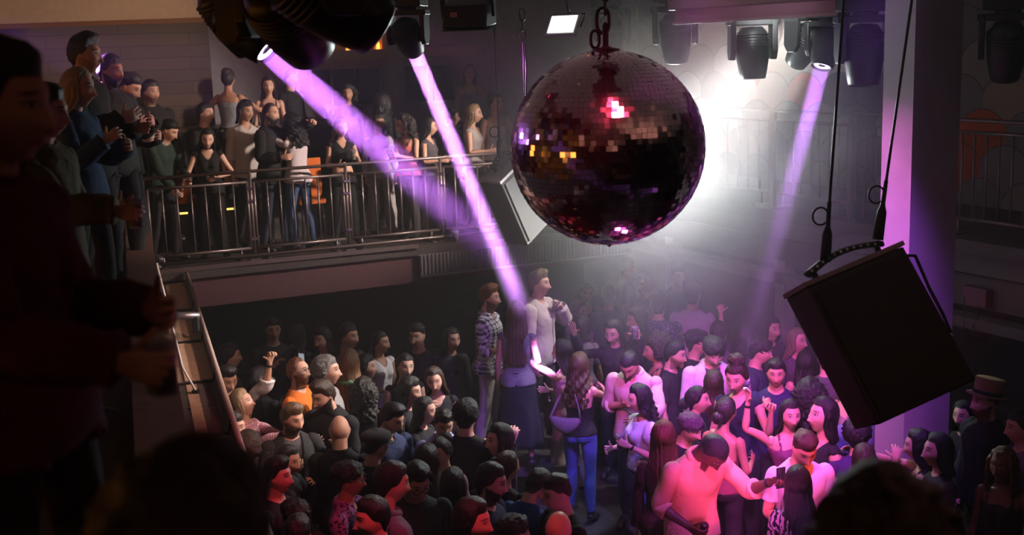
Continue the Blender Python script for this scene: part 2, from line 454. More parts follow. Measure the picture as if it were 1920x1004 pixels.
        for t, r_ in ((.1, .050), (.3, .054), (.5, .047), (.75, .036), (.95, .031), (1.08, .033)):
            lp.append(kn+(an-kn)*t+np.array([0, .012*math.sin(t*3.1) if t < 1 else 0, 0])); lr.append(r_)
        mb.tube(lp, lr, 18)
        for i in range(len(lp)-1):
            for u in (0, .33, .67):
                p = lp[i]*(1-u)+lp[i+1]*u; rad = lr[i]*(1-u)+lr[i+1]*u; z = p[2]; w = np.zeros(NB)
                a = sstep(.95, .85, z); kz = sstep(.56, .44, z); f_ = sstep(.13, .06, z)
                w[BI['pelvis']] = 1-a; w[BI['thigh'+s]] = a*(1-kz); w[BI['shin'+s]] = a*kz*(1-f_); w[BI['foot'+s]] = a*kz*f_
                for k in range(12): SP.append(p+rad*np.array((math.cos(k*.5236), math.sin(k*.5236), 0))); SW.append(w)
        fp = [np.array((q*.105, .055, .035)), np.array((q*.105, .03, .045)), np.array((q*.107, -.03, .045)), np.array((q*.112, -.09, .032)), np.array((q*.116, -.14, .022)), np.array((q*.118, -.17, .018))]
        fr_ = [.026, .034, .036, .038, .036, .018]
        mb.tube(fp, fr_, 14, sq=.8)
        for i in range(len(fp)):
            for k in range(8): src([fp[i]+fr_[i]*np.array((math.cos(k*.785), 0, .7*math.sin(k*.785)))], W(**{'foot'+s: 1}))
    me = bpy.data.meshes.new('tmp'); me.from_pydata(mb.v, [], mb.f)
    bm = bmesh.new(); bm.from_mesh(me); bmesh.ops.recalc_face_normals(bm, faces=bm.faces); bm.to_mesh(me); bm.free()
    o = bpy.data.objects.new('tmp', me); COL.objects.link(o)
    m = o.modifiers.new('r', 'REMESH'); m.mode = 'VOXEL'; m.voxel_size = .0046; m.adaptivity = 0
    m2 = o.modifiers.new('s', 'SMOOTH'); m2.factor = .5; m2.iterations = 3
    dc = o.modifiers.new('d', 'DECIMATE'); dc.ratio = .085; dc.use_symmetry = False
    dg = bpy.context.evaluated_depsgraph_get(); ev = o.evaluated_get(dg)
    em = bpy.data.meshes.new_from_object(ev)
    bpy.data.objects.remove(o)
    bm = bmesh.new(); bm.from_mesh(em); bmesh.ops.triangulate(bm, faces=bm.faces)
    # keep the largest island
    seen = set(); best = []
    for v in bm.verts:
        if v in seen: continue
        st = [v]; seen.add(v); isl = []
        while st:
            a = st.pop(); isl.append(a)
            for e in a.link_edges:
                b = e.other_vert(a)
                if b not in seen: seen.add(b); st.append(b)
        if len(isl) > len(best): best = isl
    keep = set(best); bmesh.ops.delete(bm, geom=[v for v in bm.verts if v not in keep], context='VERTS')
    bm.to_mesh(em); bm.free()
    T = Template(); T.fem = fem; T.J = J
    nv = len(em.vertices); co = np.zeros(nv*3); em.vertices.foreach_get('co', co); T.co = co.reshape(-1, 3)
    tri = np.zeros(len(em.polygons)*3, int); em.polygons.foreach_get('vertices', tri); T.tri = tri.reshape(-1, 3)
    ed = np.zeros(len(em.edges)*2, int); em.edges.foreach_get('vertices', ed); T.edges = ed.reshape(-1, 2)
    kd = KDTree(len(SP))
    for i, p in enumerate(SP): kd.insert(p, i)
    kd.balance(); SWa = np.array(SW); Wt = np.zeros((nv, NB))
    for i, p in enumerate(T.co):
        for (_, j, dist) in kd.find_n(p, 8):
            Wt[i] += SWa[j]/(dist*dist+2e-5)
    Wt /= Wt.sum(1)[:, None]
    for _ in range(2):
        acc = Wt.copy(); cnt = np.ones(nv)
        np.add.at(acc, T.edges[:, 0], Wt[T.edges[:, 1]]); np.add.at(acc, T.edges[:, 1], Wt[T.edges[:, 0]])
        np.add.at(cnt, T.edges[:, 0], 1); np.add.at(cnt, T.edges[:, 1], 1); Wt = acc/cnt[:, None]
    T.W = Wt; T.N = vnormals(T.co, T.tri)
    T.warm = sum(Wt[:, BI[b]] for b in BN if b[:2] in ('ua', 'fa') or b[:4] == 'hand' or b[0] == 'f' and b[1].isdigit())
    T.whand = sum(Wt[:, BI[b]] for b in BN if b[:4] == 'hand' or (b[0] == 'f' and b[1].isdigit()))
    T.whead = Wt[:, BI['head']]
    T.side = np.where(T.co[:, 0] > 0, 1, -1)
    t = np.zeros(nv)
    for s, q in (('L', 1), ('R', -1)):
        mk = (T.side == q); t[mk] = (T.co[mk]-J['ua'+s]) @ ADIR[s]
    T.tarm = np.where(T.warm > .45, t, np.minimum(t, .02))
    T.cache = {}
    return T
def vnormals(co, tri):
    fn = np.cross(co[tri[:, 1]]-co[tri[:, 0]], co[tri[:, 2]]-co[tri[:, 0]])
    N = np.zeros_like(co)
    for k in range(3): np.add.at(N, tri[:, k], fn)
    return N/(np.linalg.norm(N, axis=1)[:, None]+1e-12)
def clip(co, tri, attrs, phi):
    """keep phi>0, cutting triangles cleanly along phi=0; attrs are per-vertex arrays"""
    keep = phi > 0; newv = {}; C = list(co); A = [list(a) for a in attrs]; out = []
    def cut(a, b):
        k = (min(a, b), max(a, b))
        if k not in newv:
            t = phi[a]/(phi[a]-phi[b]); newv[k] = len(C)
            C.append(co[a]*(1-t)+co[b]*t)
            for q, at in zip(A, attrs): q.append(at[a]*(1-t)+at[b]*t)
        return newv[k]
    kk = keep[tri].sum(1)
    out += [tuple(t) for t in tri[kk == 3]]
    for t in tri[(kk == 1) | (kk == 2)]:
        t = list(t)
        if keep[t].sum() == 1:
            while not keep[t[0]]: t = t[1:]+t[:1]
            out.append((t[0], cut(t[0], t[1]), cut(t[0], t[2])))
        else:
            while keep[t[0]]: t = t[1:]+t[:1]
            a, b = cut(t[0], t[1]), cut(t[0], t[2])
            out += [(a, t[1], t[2]), (a, t[2], b)]
    out = np.array(out, int); used = np.unique(out); mp = -np.ones(len(C), int); mp[used] = np.arange(len(used))
    return np.array(C)[used], mp[out], [np.array(a)[used] for a in A]
def wrinkle(co, seed=0, k=1.0):
    rg = np.random.default_rng(seed); f = np.zeros(len(co))
    for i in range(9):
        w = rg.normal(size=3)*np.array([26, 26, 34]); f += np.sin(co@w+rg.uniform(0, 6.28)+1.3*np.sin(co@(rg.normal(size=3)*14)))/9**.5
    return f*k
class Shell: pass
def shell(T, phi, off, wr=.004, seed=1, rim=True, sm=3):
    """a garment: the clipped body surface pushed outwards, its rims closed towards the body"""
    co, tri, (N, W, of) = clip(T.co, T.tri, [T.N, T.W, off if isinstance(off, np.ndarray) else np.full(len(T.co), off)], phi)
    N = vnormals(co, tri)*.5+N*.5
    base = co+N*.0015
    outv = co+N*(of+wr*wrinkle(co, seed))[:, None]
    e = np.concatenate([tri[:, [0, 1]], tri[:, [1, 2]], tri[:, [2, 0]]])
    if sm: outv = smooth_verts(outv, None, e, sm)
    # boundary
    key = {}
    for a, b in e: key[(a, b)] = 1
    bd = [(a, b) for (a, b) in key if (b, a) not in key]
    V = outv; Wt = W; F = [tuple(t) for t in tri]; rest = co
    if rim and bd:
        ids = sorted({i for p in bd for i in p}); mp = {i: len(V)+k for k, i in enumerate(ids)}
        V = np.concatenate([V, base[ids]]); Wt = np.concatenate([Wt, W[ids]]); rest = np.concatenate([rest, co[ids]])
        F += [(b, a, mp[a], mp[b]) for a, b in bd]
    S = Shell(); S.co = V; S.W = Wt; S.F = F; S.rest = rest; S.phi = phi; return S
def loft_shell(rows, wfun, closed=True, thick=0.0):
    """rows: array (r, n, 3); a lofted sheet with weights from wfun(points)"""
    rows = np.array(rows); r, n, _ = rows.shape
    V = rows.reshape(-1, 3); F = []
    for j in range(r-1):
        for i in range(n if closed else n-1):
            i2 = (i+1) % n; F.append((j*n+i, j*n+i2, (j+1)*n+i2, (j+1)*n+i))
    S = Shell(); S.co = V; S.F = F; S.rest = V.copy(); S.W = wfun(V); return S
def finish(S, name, mat):
    me = bpy.data.meshes.new(name); me.from_pydata([tuple(v) for v in S.co], [], [tuple(int(i) for i in f) for f in S.F])
    me.polygons.foreach_set('use_smooth', [True]*len(me.polygons))
    at = me.attributes.new('rest', 'FLOAT_VECTOR', 'POINT'); at.data.foreach_set('vector', np.ascontiguousarray(S.rest, dtype=np.float32).ravel())
    me.update(); S.me = me; return S
def garment(T, kind):
    if kind in T.cache: return T.cache[kind]
    x, y, z = T.co.T; t = T.tarm; fem = T.fem
    neck = T.W[:, BI['neck']]+T.W[:, BI['head']]
    front = sstep(.03, -.03, y)
    mn = np.minimum
    torso_top = lambda scoop, wd, back=0.0, base=1.478: base-scoop*np.exp(-(x/wd)**2)*front-back*np.exp(-(x/wd)**2)*(1-front)-z
    notarm = .5-T.warm
    legs_only = mn(.5-T.warm, 1.0-z)
    def sleeves(L): return L-t
    if kind == 'tee': S = shell(T, mn(mn(mn(z-.88, torso_top(.045, .07)), sleeves(.20)), .5-T.whand), .011+.012*sstep(1.2, .95, z)+.008*sstep(.10, .2, t), .004)
    elif kind == 'long': S = shell(T, mn(mn(mn(z-.86, torso_top(.03, .07)), sleeves(.53)), 1.0), .011+.012*sstep(1.2, .95, z)+.006*sstep(.1, .3, t), .006, 2)
    elif kind == 'rolled': S = shell(T, mn(mn(z-.84, torso_top(.07, .05)), sleeves(.36)), .013+.016*sstep(1.25, .95, z)+.008*sstep(.05, .3, t), .007, 3)
    elif kind == 'jacket':
        op = np.where(y < .0, np.abs(x)-(.03+.035*sstep(1.25, 1.45, z)), .2)
        S = shell(T, mn(mn(mn(z-.80, torso_top(.03, .08, 0, 1.50)), sleeves(.54)), op), .024+.014*sstep(1.2, .95, z)+.006*sstep(.1, .3, t), .008, 4)
    elif kind == 'coat': S = shell(T, mn(mn(z-.80, torso_top(.02, .08, 0, 1.50)), sleeves(.54)), .024+.012*sstep(1.2, .95, z)+.008*sstep(.1, .3, t), .008, 5)
    elif kind == 'tank': S = shell(T, mn(mn(z-.90, torso_top(.12, .07, .06)), .26-T.warm), .008+.012*sstep(1.08, .98, z), .003, 6)
    elif kind == 'crop': S = shell(T, mn(mn(z-1.10, torso_top(.13, .06, .05)), .35-T.warm), .008, .003, 7)
    elif kind == 'strappy':
        strap = np.maximum(1.345-.01*np.abs(x)*20*front-z, mn(.010-np.abs(np.abs(x)-.095), 1.5-z))
        S = shell(T, mn(mn(z-.90, strap), .35-T.warm), .008+.012*sstep(1.08, .98, z), .003, 8)
    elif kind == 'strapless': S = shell(T, mn(mn(z-.94, 1.33-z), .35-T.warm), .008, .004, 9)
    elif kind == 'halterback':
        strap = np.maximum(mn(1.33+.10*front-z, np.where(y > .03, 1.22-z, 1)), mn(mn(.012-np.abs(np.abs(x)-.08), 1.5-z), .02-y))
        S = shell(T, mn(mn(z-.92, strap), .33-T.warm), .007+.012*sstep(1.08, .98, z), .003, 8)
    elif kind == 'puff':
        S = shell(T, mn(mn(z-.92, torso_top(.07, .09)), sleeves(.17)), .010+.045*sstep(-.03, .05, t)*sstep(.19, .10, t), .005, 10)
    elif kind == 'trousers': S = shell(T, mn(mn(1.005-z, z-.09), .5-T.warm), .010+.016*sstep(.75, .2, z), .005, 11)
    elif kind == 'wide': S = shell(T, mn(mn(1.03-z, z-.06), .5-T.warm), .012+.040*sstep(.80, .2, z), .006, 12)
    elif kind == 'jeans': S = shell(T, mn(mn(.99-z, z-.09), .5-T.warm), .007+.008*sstep(.7, .2, z), .004, 13)
    elif kind in ('skirt', 'short_skirt', 'dress'):
        zb = {'skirt': .22, 'short_skirt': .52, 'dress': .45}[kind]; rows = []
        for zz in np.linspace(1.03, zb, 14):
            k = sstep(1.03, .85, zz); a = .137+.06*k+.05*sstep(.85, .2, zz); b = .108+.065*k+.04*sstep(.85, .2, zz)
            th = np.linspace(0, 2*np.pi, 40, endpoint=False); fl = 1+.06*np.sin(th*9+1)*sstep(.9, .4, zz)
            rows.append(np.stack([a*np.cos(th)*fl, .014+b*np.sin(th)*fl, np.full(40, zz)], 1))
        inner = [r_*np.array([.97, .97, 1]) for r_ in rows[::-1]]
        def wf(V):
            W = np.zeros((len(V), NB)); k = sstep(.95, .6, V[:, 2])*.62; l = sstep(-.08, .08, V[:, 0])
            W[:, BI['pelvis']] = 1-k; W[:, BI['thighL']] = k*l; W[:, BI['thighR']] = k*(1-l); return W
        S = loft_shell(rows+inner, wf)
    elif kind in ('shoeL', 'shoeR'):
        q = 1 if kind[-1] == 'L' else -1
        S = shell(T, mn(mn(.115-z, q*x-.02), T.W[:, BI['foot'+kind[-1]]]+T.W[:, BI['shin'+kind[-1]]]-.5), .010, .0, 14, True, 1)
        S.co[:, 2] = np.maximum(S.co[:, 2], -.004)
    elif kind == 'collar':
        rows = []
        for (k, rr, zz) in ((0, .066, 1.468), (.5, .068, 1.505), (1, .082, 1.502), (1.5, .104, 1.462), (1.6, .100, 1.458)):
            th = np.linspace(R(-68), R(248), 30)
            s_ = (.9 if fem else 1.0)
            rows.append(np.stack([rr*s_*np.cos(th), .027+rr*s_*np.sin(th)*.9, zz-.028*np.clip(-np.sin(th), 0, 1)*(1 if k < 1.2 else 1.6)], 1))
        def wf(V):
            W = np.zeros((len(V), NB)); W[:, BI['chest']] = .7; W[:, BI['neck']] = .3; return W
        S = loft_shell(rows, wf, False)
    elif kind in ('hood', 'scarf'):
        rows = []
        for a in np.linspace(0, 2*np.pi, 25):
            c = np.array([.085*np.cos(a), .03+.085*np.sin(a), 1.47-.03*np.sin(-a)*(np.sin(a) < 0)])
            o_ = np.array([np.cos(a), np.sin(a), 0]); rr = .030+(.022*max(0, math.sin(a)) if kind == 'hood' else .006*math.sin(a*7))
            rows.append([c+rr*(math.cos(b)*o_+math.sin(b)*np.array([0, 0, 1])) for b in np.linspace(0, 2*np.pi, 10, endpoint=False)])
        def wf(V):
            W = np.zeros((len(V), NB)); W[:, BI['chest']] = .75; W[:, BI['neck']] = .25; return W
        S = loft_shell(rows, wf)
    elif kind == 'choker':
        S = shell(T, mn(mn(z-1.487, 1.512-z), T.W[:, BI['neck']]-.1), .003, 0, 15, True, 0)
    elif kind in ('watchL', 'watchR', 'braceletR', 'braceletL'):
        q = 1 if kind[-1] == 'L' else -1
        S = shell(T, mn(mn(t-.49, .512-t), mn(q*x, T.warm-.5)), .005, 0, 15, True, 0)
    else: raise KeyError(kind)
    T.cache[kind] = S; return S

# ------------------------------------------------------------------ hair (built on the resting head)
def hair_shell(T, line, thick, seed, groove=.003, rough=0.0):
    q = T.co-HC; x, y, z = q.T; az = np.arctan2(np.abs(x), y)      # 0 = back, pi = front
    hl = line(az, x, y, z)
    phi = np.minimum(z-hl, T.whead+T.W[:, BI['neck']]*.8-.35)
    d = np.clip(z-hl, 0, 1); th = thick(x, y, z, az)*sstep(0, .03, d)
    ang = np.arctan2(x, y)
    g = groove*np.sin(ang*23+z*12+seed)+groove*.7*np.sin(ang*41-z*30+seed*2)
    if rough: g = g+rough*np.array([mnoise.noise(Vector(p)*38+Vector((seed, 0, 0))) for p in T.co])
    off = th+g*sstep(0, .03, d)*(th > .006)
    return shell(T, phi, off, 0.0, seed, True, 1)
def line_std(front=.066, side=.012, back=-.080):
    def f(az, x, y, z):
        a = az/np.pi
        return np.where(a < .5, back+(side-back)*sstep(.15, .5, a), side+(front-side)*sstep(.52, .78, a))-.012*np.exp(-((a-.58)/.03)**2)*0
    return f
def curtain(L, width=112, wave=0.0, vol=.0, seed=3, part=0.0, bottom=.03):
    """long hair: a thick sheet from the crown over the back and sides"""
    rg = np.random.default_rng(seed); n = 46; r = 26
    az = np.linspace(-R(width), R(width), n)
    ln = L*(1+bottom*rg.normal(size=n)*1.0); ln = np.convolve(np.pad(ln, 2, 'edge'), np.ones(5)/5, 'valid')
    ph = rg.uniform(0, 6.28, 4)
    groove = .004*np.sin(az*17+ph[0])+.0035*np.sin(az*31+ph[1])+.002*np.sin(az*53+ph[2])
    outer = []; inner = []
    for j in range(r):
        u = j/(r-1); z = .085*(1-u)-ln*u
        k = sstep(-.04, -.22, z)                       # below the head
        top = np.sqrt(np.clip(1-((np.maximum(z, 0))/.128)**2, .0, 1))
        rx = (.086+vol)*top*(1-k)+(.115+vol*.7)*k
        ry = (.106+vol)*top*(1-k)+(.085+vol*.6)*k
        cy = .0*(1-k)+.058*k+np.clip((-z-.22), 0, .4)*.05
        tp = 1-.35*u**3*0
        w = wave*sstep(.05, -.10, z)*np.sin(z*42+az*5+ph[3])+wave*.6*sstep(.05, -.1, z)*np.sin(z*77-az*9)
        aa = az*(1-.18*k)
        rr = 1.0
        X = (rx+groove+w)*np.sin(aa)*tp; Y = cy+(ry+groove+w)*np.cos(aa)
        outer.append(np.stack([X, Y, z+0*az], 1)+HC)
        t = .026*(1-.6*u)+.004; t = np.minimum(t, .03)*np.sqrt(np.clip(1-(np.abs(az)/R(width+2))**4, .02, 1))
        X2 = (rx-t+groove*.5+w)*np.sin(aa)*tp; Y2 = cy+(ry-t+groove*.5+w)*np.cos(aa)
        inner.append(np.stack([X2, Y2, z+0*az], 1)+HC)
    rows = [np.concatenate([o, i[::-1]]) for o, i in zip(outer, inner)]
    rows = rows+[np.concatenate([(outer[-1]+inner[-1])/2, ((outer[-1]+inner[-1])/2)[::-1]])+np.array([0, 0, -.012])]
    def wf(V):
        W = np.zeros((len(V), NB)); z = V[:, 2]-HC[2]; h = sstep(-.30, -.09, z); W[:, BI['head']] = h; W[:, BI['chest']] = (1-h)*.8; W[:, BI['neck']] = (1-h)*.2
        return W
    return loft_shell(rows, wf)
def merge(*Ss):
    S = Shell(); V = []; F = []; W = []; Rr = []; b = 0
    for s in Ss:
        V.append(s.co); W.append(s.W); Rr.append(s.rest); F += [tuple(int(i)+b for i in f) for f in s.F]; b += len(s.co)
    S.co = np.concatenate(V); S.W = np.concatenate(W); S.rest = np.concatenate(Rr); S.F = F; return S
def blob(c, rad, seed, amp=.25, freq=9.0, sub=4, fn=None):
    bm = bmesh.new(); bmesh.ops.create_icosphere(bm, subdivisions=sub, radius=1)
    V = np.array([v.co[:] for v in bm.verts]); F = [tuple(v.index for v in f.verts) for f in bm.faces]; bm.free()
    k = np.array([mnoise.noise(Vector(p)*freq*.5+Vector((seed, 3, 1)))*.6+abs(mnoise.noise(Vector(p)*freq+Vector((seed, 9, 1))))*1.0 for p in V])
    rr = 1+amp*k
    if fn is not None: rr = rr*fn(V)
    S = Shell(); S.co = V*rr[:, None]*np.array(rad)+HC+np.array(c); S.F = F; S.rest = S.co.copy()
    W = np.zeros((len(V), NB)); W[:, BI['head']] = 1; S.W = W; return S
def tail(pts, rad, seed=1, wave=0.0):
    mb = MB(); P = [np.array(p)+HC for p in pts]
    Q = []; Rr = []
    for i in range(len(P)-1):
        for u in np.linspace(0, 1, 5)[:-1]: Q.append(P[i]*(1-u)+P[i+1]*u); Rr.append(rad[i]*(1-u)+rad[i+1]*u)
    Q.append(P[-1]); Rr.append(rad[-1])
    mb.tube(Q, Rr, 14)
    S = Shell(); S.co = np.array(mb.v); S.F = mb.f
    c = S.co; S.co = c+np.stack([.004*np.sin(c[:, 2]*60+c[:, 0]*90), .004*np.cos(c[:, 0]*160), 0*c[:, 0]], 1)
    S.rest = S.co.copy(); W = np.zeros((len(c), NB)); z = c[:, 2]-HC[2]; h = sstep(-.34, -.12, z)
    W[:, BI['head']] = h; W[:, BI['chest']] = 1-h; S.W = W; return S
def hair(T, style):
    key = 'hair_'+style
    if key in T.cache: return T.cache[key]
    C = lambda v: (lambda x, y, z, az: v+0*x)
    capf = lambda a, b: (lambda x, y, z, az: a+b*sstep(.02, .10, z))
    std = line_std()
    if style == 'buzz': S = hair_shell(T, std, C(.0055), 1, .0005)
    elif style == 'short': S = hair_shell(T, std, capf(.009, .018), 2, .002, .008)
    elif style == 'fade': S = hair_shell(T, line_std(.064, .03, -.03), lambda x, y, z, az: .004+.026*sstep(.045, .08, z), 3, .002, .01)
    elif style == 'quiff': S = hair_shell(T, std, lambda x, y, z, az: .009+.020*sstep(.03, .10, z)+.024*sstep(.03, -.07, y)*sstep(.05, .09, z), 4, .003, .010)
    elif style == 'receding': S = hair_shell(T, line_std(.092, .012, -.08), capf(.008, .006), 5, .001, .004)
    elif style == 'curlytop': S = merge(hair_shell(T, std, capf(.010, .006), 6, .002, .006), blob((0, .012, .058), (.092, .104, .070), 4, .30, 11))
    elif style == 'curlyshort': S = merge(hair_shell(T, line_std(.066, .0, -.085), capf(.014, .010), 6, .002, .012), blob((0, .026, .030), (.097, .104, .098), 6, .24, 13, fn=lambda V: 1-.38*sstep(-.1, -.9, V[:, 1])*sstep(.75, .1, V[:, 2])))
    elif style == 'afro': S = merge(hair_shell(T, std, C(.02), 6), blob((0, .042, .040), (.150, .142, .150), 8, .26, 15, 5, fn=lambda V: 1-.50*sstep(-.25, -.85, V[:, 1])*sstep(.62, .1, V[:, 2])-.25*sstep(-.5, -.9, V[:, 2])))
    elif style == 'medium': S = merge(hair_shell(T, line_std(.070, -.02, -.09), capf(.020, .014), 7, .004, .006), curtain(.125, 100, .003, .006, 5))
    elif style == 'bob': S = merge(hair_shell(T, line_std(.076, -.03, -.09), capf(.016, .012), 8, .003), curtain(.155, 112, .002, .006, 6, bottom=.01))
    elif style == 'long': S = merge(hair_shell(T, line_std(.078, -.01, -.09), capf(.014, .008), 9, .003), curtain(.36, 112, .004, .0, 7))
    elif style == 'longer': S = merge(hair_shell(T, line_std(.080, -.01, -.09), capf(.014, .008), 10, .003), curtain(.50, 108, .003, .002, 8))
    elif style == 'wavy': S = merge(hair_shell(T, line_std(.078, -.01, -.09), capf(.018, .012), 11, .005, .008), curtain(.38, 114, .013, .012, 9, bottom=.08))
    elif style == 'curlylong': S = merge(hair_shell(T, line_std(.076, -.01, -.09), capf(.024, .012), 12, .005, .016), blob((0, .045, -.02), (.135, .11, .135), 3, .30, 13, 5, fn=lambda V: 1-.50*sstep(-.05, -.7, V[:, 1])*sstep(.72, .2, V[:, 2])), curtain(.28, 106, .020, .026, 10, bottom=.10))
    elif style == 'bun': S = merge(hair_shell(T, line_std(.072, .0, -.08), capf(.010, .004), 13, .002), blob((0, .085, .085), (.052, .05, .05), 5, .12, 7, 3))
    elif style == 'topbun': S = merge(hair_shell(T, line_std(.070, .0, -.08), capf(.014, .006), 13, .003, .010), blob((0, .035, .140), (.062, .06, .048), 9, .34, 10, 4))
    elif style == 'lowbun': S = merge(hair_shell(T, line_std(.072, .0, -.085), capf(.010, .004), 13, .002), blob((0, .115, -.03), (.05, .045, .05), 5, .12, 7, 3))
    elif style == 'pony': S = merge(hair_shell(T, line_std(.072, .0, -.08), capf(.010, .004), 14, .002), tail([(0, .085, .055), (0, .135, .045), (0, .150, -.05), (0, .135, -.20), (0, .12, -.30)], [.02, .03, .034, .028, .008]))
    elif style == 'tiedback': S = merge(hair_shell(T, line_std(.074, .0, -.085), capf(.011, .005), 14, .002), tail([(0, .09, -.04), (0, .12, -.09), (0, .12, -.18), (0, .115, -.33)], [.025, .032, .030, .008]))
    elif style == 'braids':
        parts = [hair_shell(T, line_std(.068, .0, -.085), capf(.012, .006), 15, .006, .010)]
        for k in range(15):
            a = R(-115+230*k/14); x_, y_ = .085*math.sin(a), .1*math.cos(a)
            parts.append(tail([(x_*.7, y_*.7, .09), (x_*1.05, y_*1.05, .03), (x_*1.15, y_*1.1, -.09), (x_*1.2, y_*1.15, -.20)], [.012, .013, .012, .009]))
        S = merge(*parts)
    elif style == 'beard':
        q = T.co-HC; x, y, z = q.T
        phi = np.minimum(np.minimum(-.053+.008*(np.abs(x) < .026)+.6*np.clip(y+.075, 0, .1)-z, z+.15), T.whead+T.W[:, BI['neck']]*.4-.3)
        phi = np.minimum(phi, ((np.abs(x)/.024)**2+((z+.062)/.0085)**2-1)*.01)
        phi = np.minimum(phi, .012-y)
        S = shell(T, phi, .004+.010*np.exp(-(x/.05)**2)*sstep(-.07, -.11, z), .0018, 4, True, 1)
    else: raise KeyError(style)
    T.cache[key] = S; return S

# ------------------------------------------------------------------ posing
ARMS = {
 'down': ((.20, .0, -.98), (.06, .22, -.97)), 'back': ((.30, -.25, -.92), (-.1, .1, -.99)),
 'cup': ((.30, .08, -.95), (-.35, .82, .45)), 'cuplow': ((.22, .1, -.97), (-.3, .93, .05)), 'cupout': ((.3, .35, -.88), (.05, .75, .66)),
 'phone': ((.22, .72, -.62), (-.25, .55, .80)), 'phonehigh': ((.25, .90, .10), (-.25, .45, .86)),
 'raise': ((.45, .25, .86), (.05, .2, .98)), 'raisebent': ((.70, .40, .35), (-.35, .05, .93)), 'overhead': ((.55, .25, .80), (-.75, .1, .65)),
 'mouth': ((.25, .45, -.86), (-.42, .38, .82)), 'drink': ((.40, .48, -.60), (-.72, .10, .72)), 'fist': ((.42, .25, -.87), (.15, .35, .92)),
 'rail': ((.25, .55, -.80), (-.45, .85, -.2)), 'railhang': ((.2, .75, -.62), (-.2, .80, -.55)), 'clasp': ((.25, .30, -.92), (-.52, .80, .30)),
 'hug': ((.35, .85, .20), (-.45, .85, .25)), 'hold': ((.30, .70, -.45), (-.45, .85, .1)), 'hips': ((.62, -.2, -.75), (-.60, .45, -.66)), 'chest': ((.30, .05, -.95), (-.75, .55, .40)),
 'fwd': ((.15, .85, -.40), (-.05, .97, .10)), 'side': ((.93, .25, .25), (.75, .45, .50)), 'pocket': ((.35, -.05, -.93), (-.05, .25, -.96)),
}
def pose(T, arms=('down', 'down'), head=(0, 0, 0), lean=0, twist=0, tilt=0, curl=(.5, .5), legs=0, wrist=(None, None), hip=0):
    """bone matrices; angles in degrees, arms given as preset or (upper, fore) directions in (out, forward, up)"""
    J = T.J; L = {n: np.eye(3) for n in BN}
    L['spine'] = Rz(R(twist*.4))@Rx(R(lean*.5))@Ry(R(tilt*.5)); L['chest'] = Rz(R(twist*.6))@Rx(R(lean*.5))@Ry(R(tilt*.5))
    L['pelvis'] = Rx(R(hip))
    hy, hp, hr = head
    L['neck'] = Rz(R(hy*.4))@Rx(R(hp*.45))@Ry(R(hr*.5)); L['head'] = Rz(R(hy*.6))@Rx(R(hp*.55))@Ry(R(hr*.5))*(1.11 if T.fem else 1.05)
    for i, (s, q) in enumerate((('L', 1), ('R', -1))):
        a = arms[i]; a = ARMS[a] if isinstance(a, str) else a
        conv = lambda v: np.array((q*v[0], -v[1], v[2]))/np.linalg.norm(v)
        U, Fd = conv(a[0]), conv(a[1]); d = ADIR[s]
        L['ua'+s] = rot_between(d, U); L['fa'+s] = rot_between(d, L['ua'+s].T@Fd)
        tw, fl = wrist[i] if wrist[i] else (0, 0)
        nrm = np.array([-q*.866, 0, -.5]); ax = np.cross(d, nrm)
        L['hand'+s] = rot_axis(d, R(q*tw))@rot_axis(ax, R(fl))
        c = curl[i]
        for k in range(4):
            L[f'f{k}0{s}'] = rot_axis(ax, c*(1.15+.12*k)); L[f'f{k}1{s}'] = rot_axis(ax, c*(1.35+.1*k))
        L[f'f40{s}'] = rot_axis(d, q*-c*.5); L[f'f41{s}'] = rot_axis(ax, c*.5)
    st = legs
    L['thighL'] = Rx(R(-st-hip))@Ry(R(-2)); L['thighR'] = Rx(R(st*.8-hip))@Ry(R(2)); L['shinL'] = Rx(R(st*1.1)); L['shinR'] = Rx(R(max(0, st)*.5))
    M = {}
    for n in BN:
        A = np.eye(4); A[:3, :3] = L[n]; j = J[n]; A[:3, 3] = j-L[n]@j
        M[n] = A if n not in PAR else M[PAR[n]]@A
    return M
def skin_apply(S, B):
    P = np.concatenate([S.co, np.ones((len(S.co), 1))], 1)
    return np.einsum('vb,bij,vj->vi', S.W, B, P, optimize=True)[:, :3]
TPL = {}
def tpl(sex):
    if sex not in TPL:
        T = make_template(sex == 'f'); b = Shell(); b.co, b.W, b.F, b.rest = T.co, T.W, [tuple(t) for t in T.tri], T.co
        T.body = finish(b, 'body', MAT['skin']); TPL[sex] = T
    return TPL[sex]
def part_from(S, name, mat, color, root, B, sc, alpha=1.0):
    if not hasattr(S, 'me'): finish(S, name, mat)
    me = S.me.copy(); me.name = name
    co = skin_apply(S, B)*sc
    me.vertices.foreach_set('co', co.astype(np.float32).ravel()); me.update()
    me.materials.clear(); me.materials.append(mat)
    o = bpy.data.objects.new(name, me); o.color = (*color, alpha); link(o, root); return o
SKIN = {'fair': (.62, .36, .26), 'pale': (.68, .43, .33), 'tan': (.46, .245, .155), 'olive': (.52, .30, .20), 'brown': (.26, .125, .075), 'dark': (.085, .042, .028)}
HAIRC = {'black': (.012, .010, .010), 'dark': (.022, .014, .010), 'brown': (.055, .028, .016), 'chest': (.10, .045, .022), 'ginger': (.22, .075, .025), 'blond': (.42, .27, .13), 'sand': (.22, .14, .075), 'grey': (.20, .19, .18), 'red': (.16, .035, .02)}
PEOPLE = []
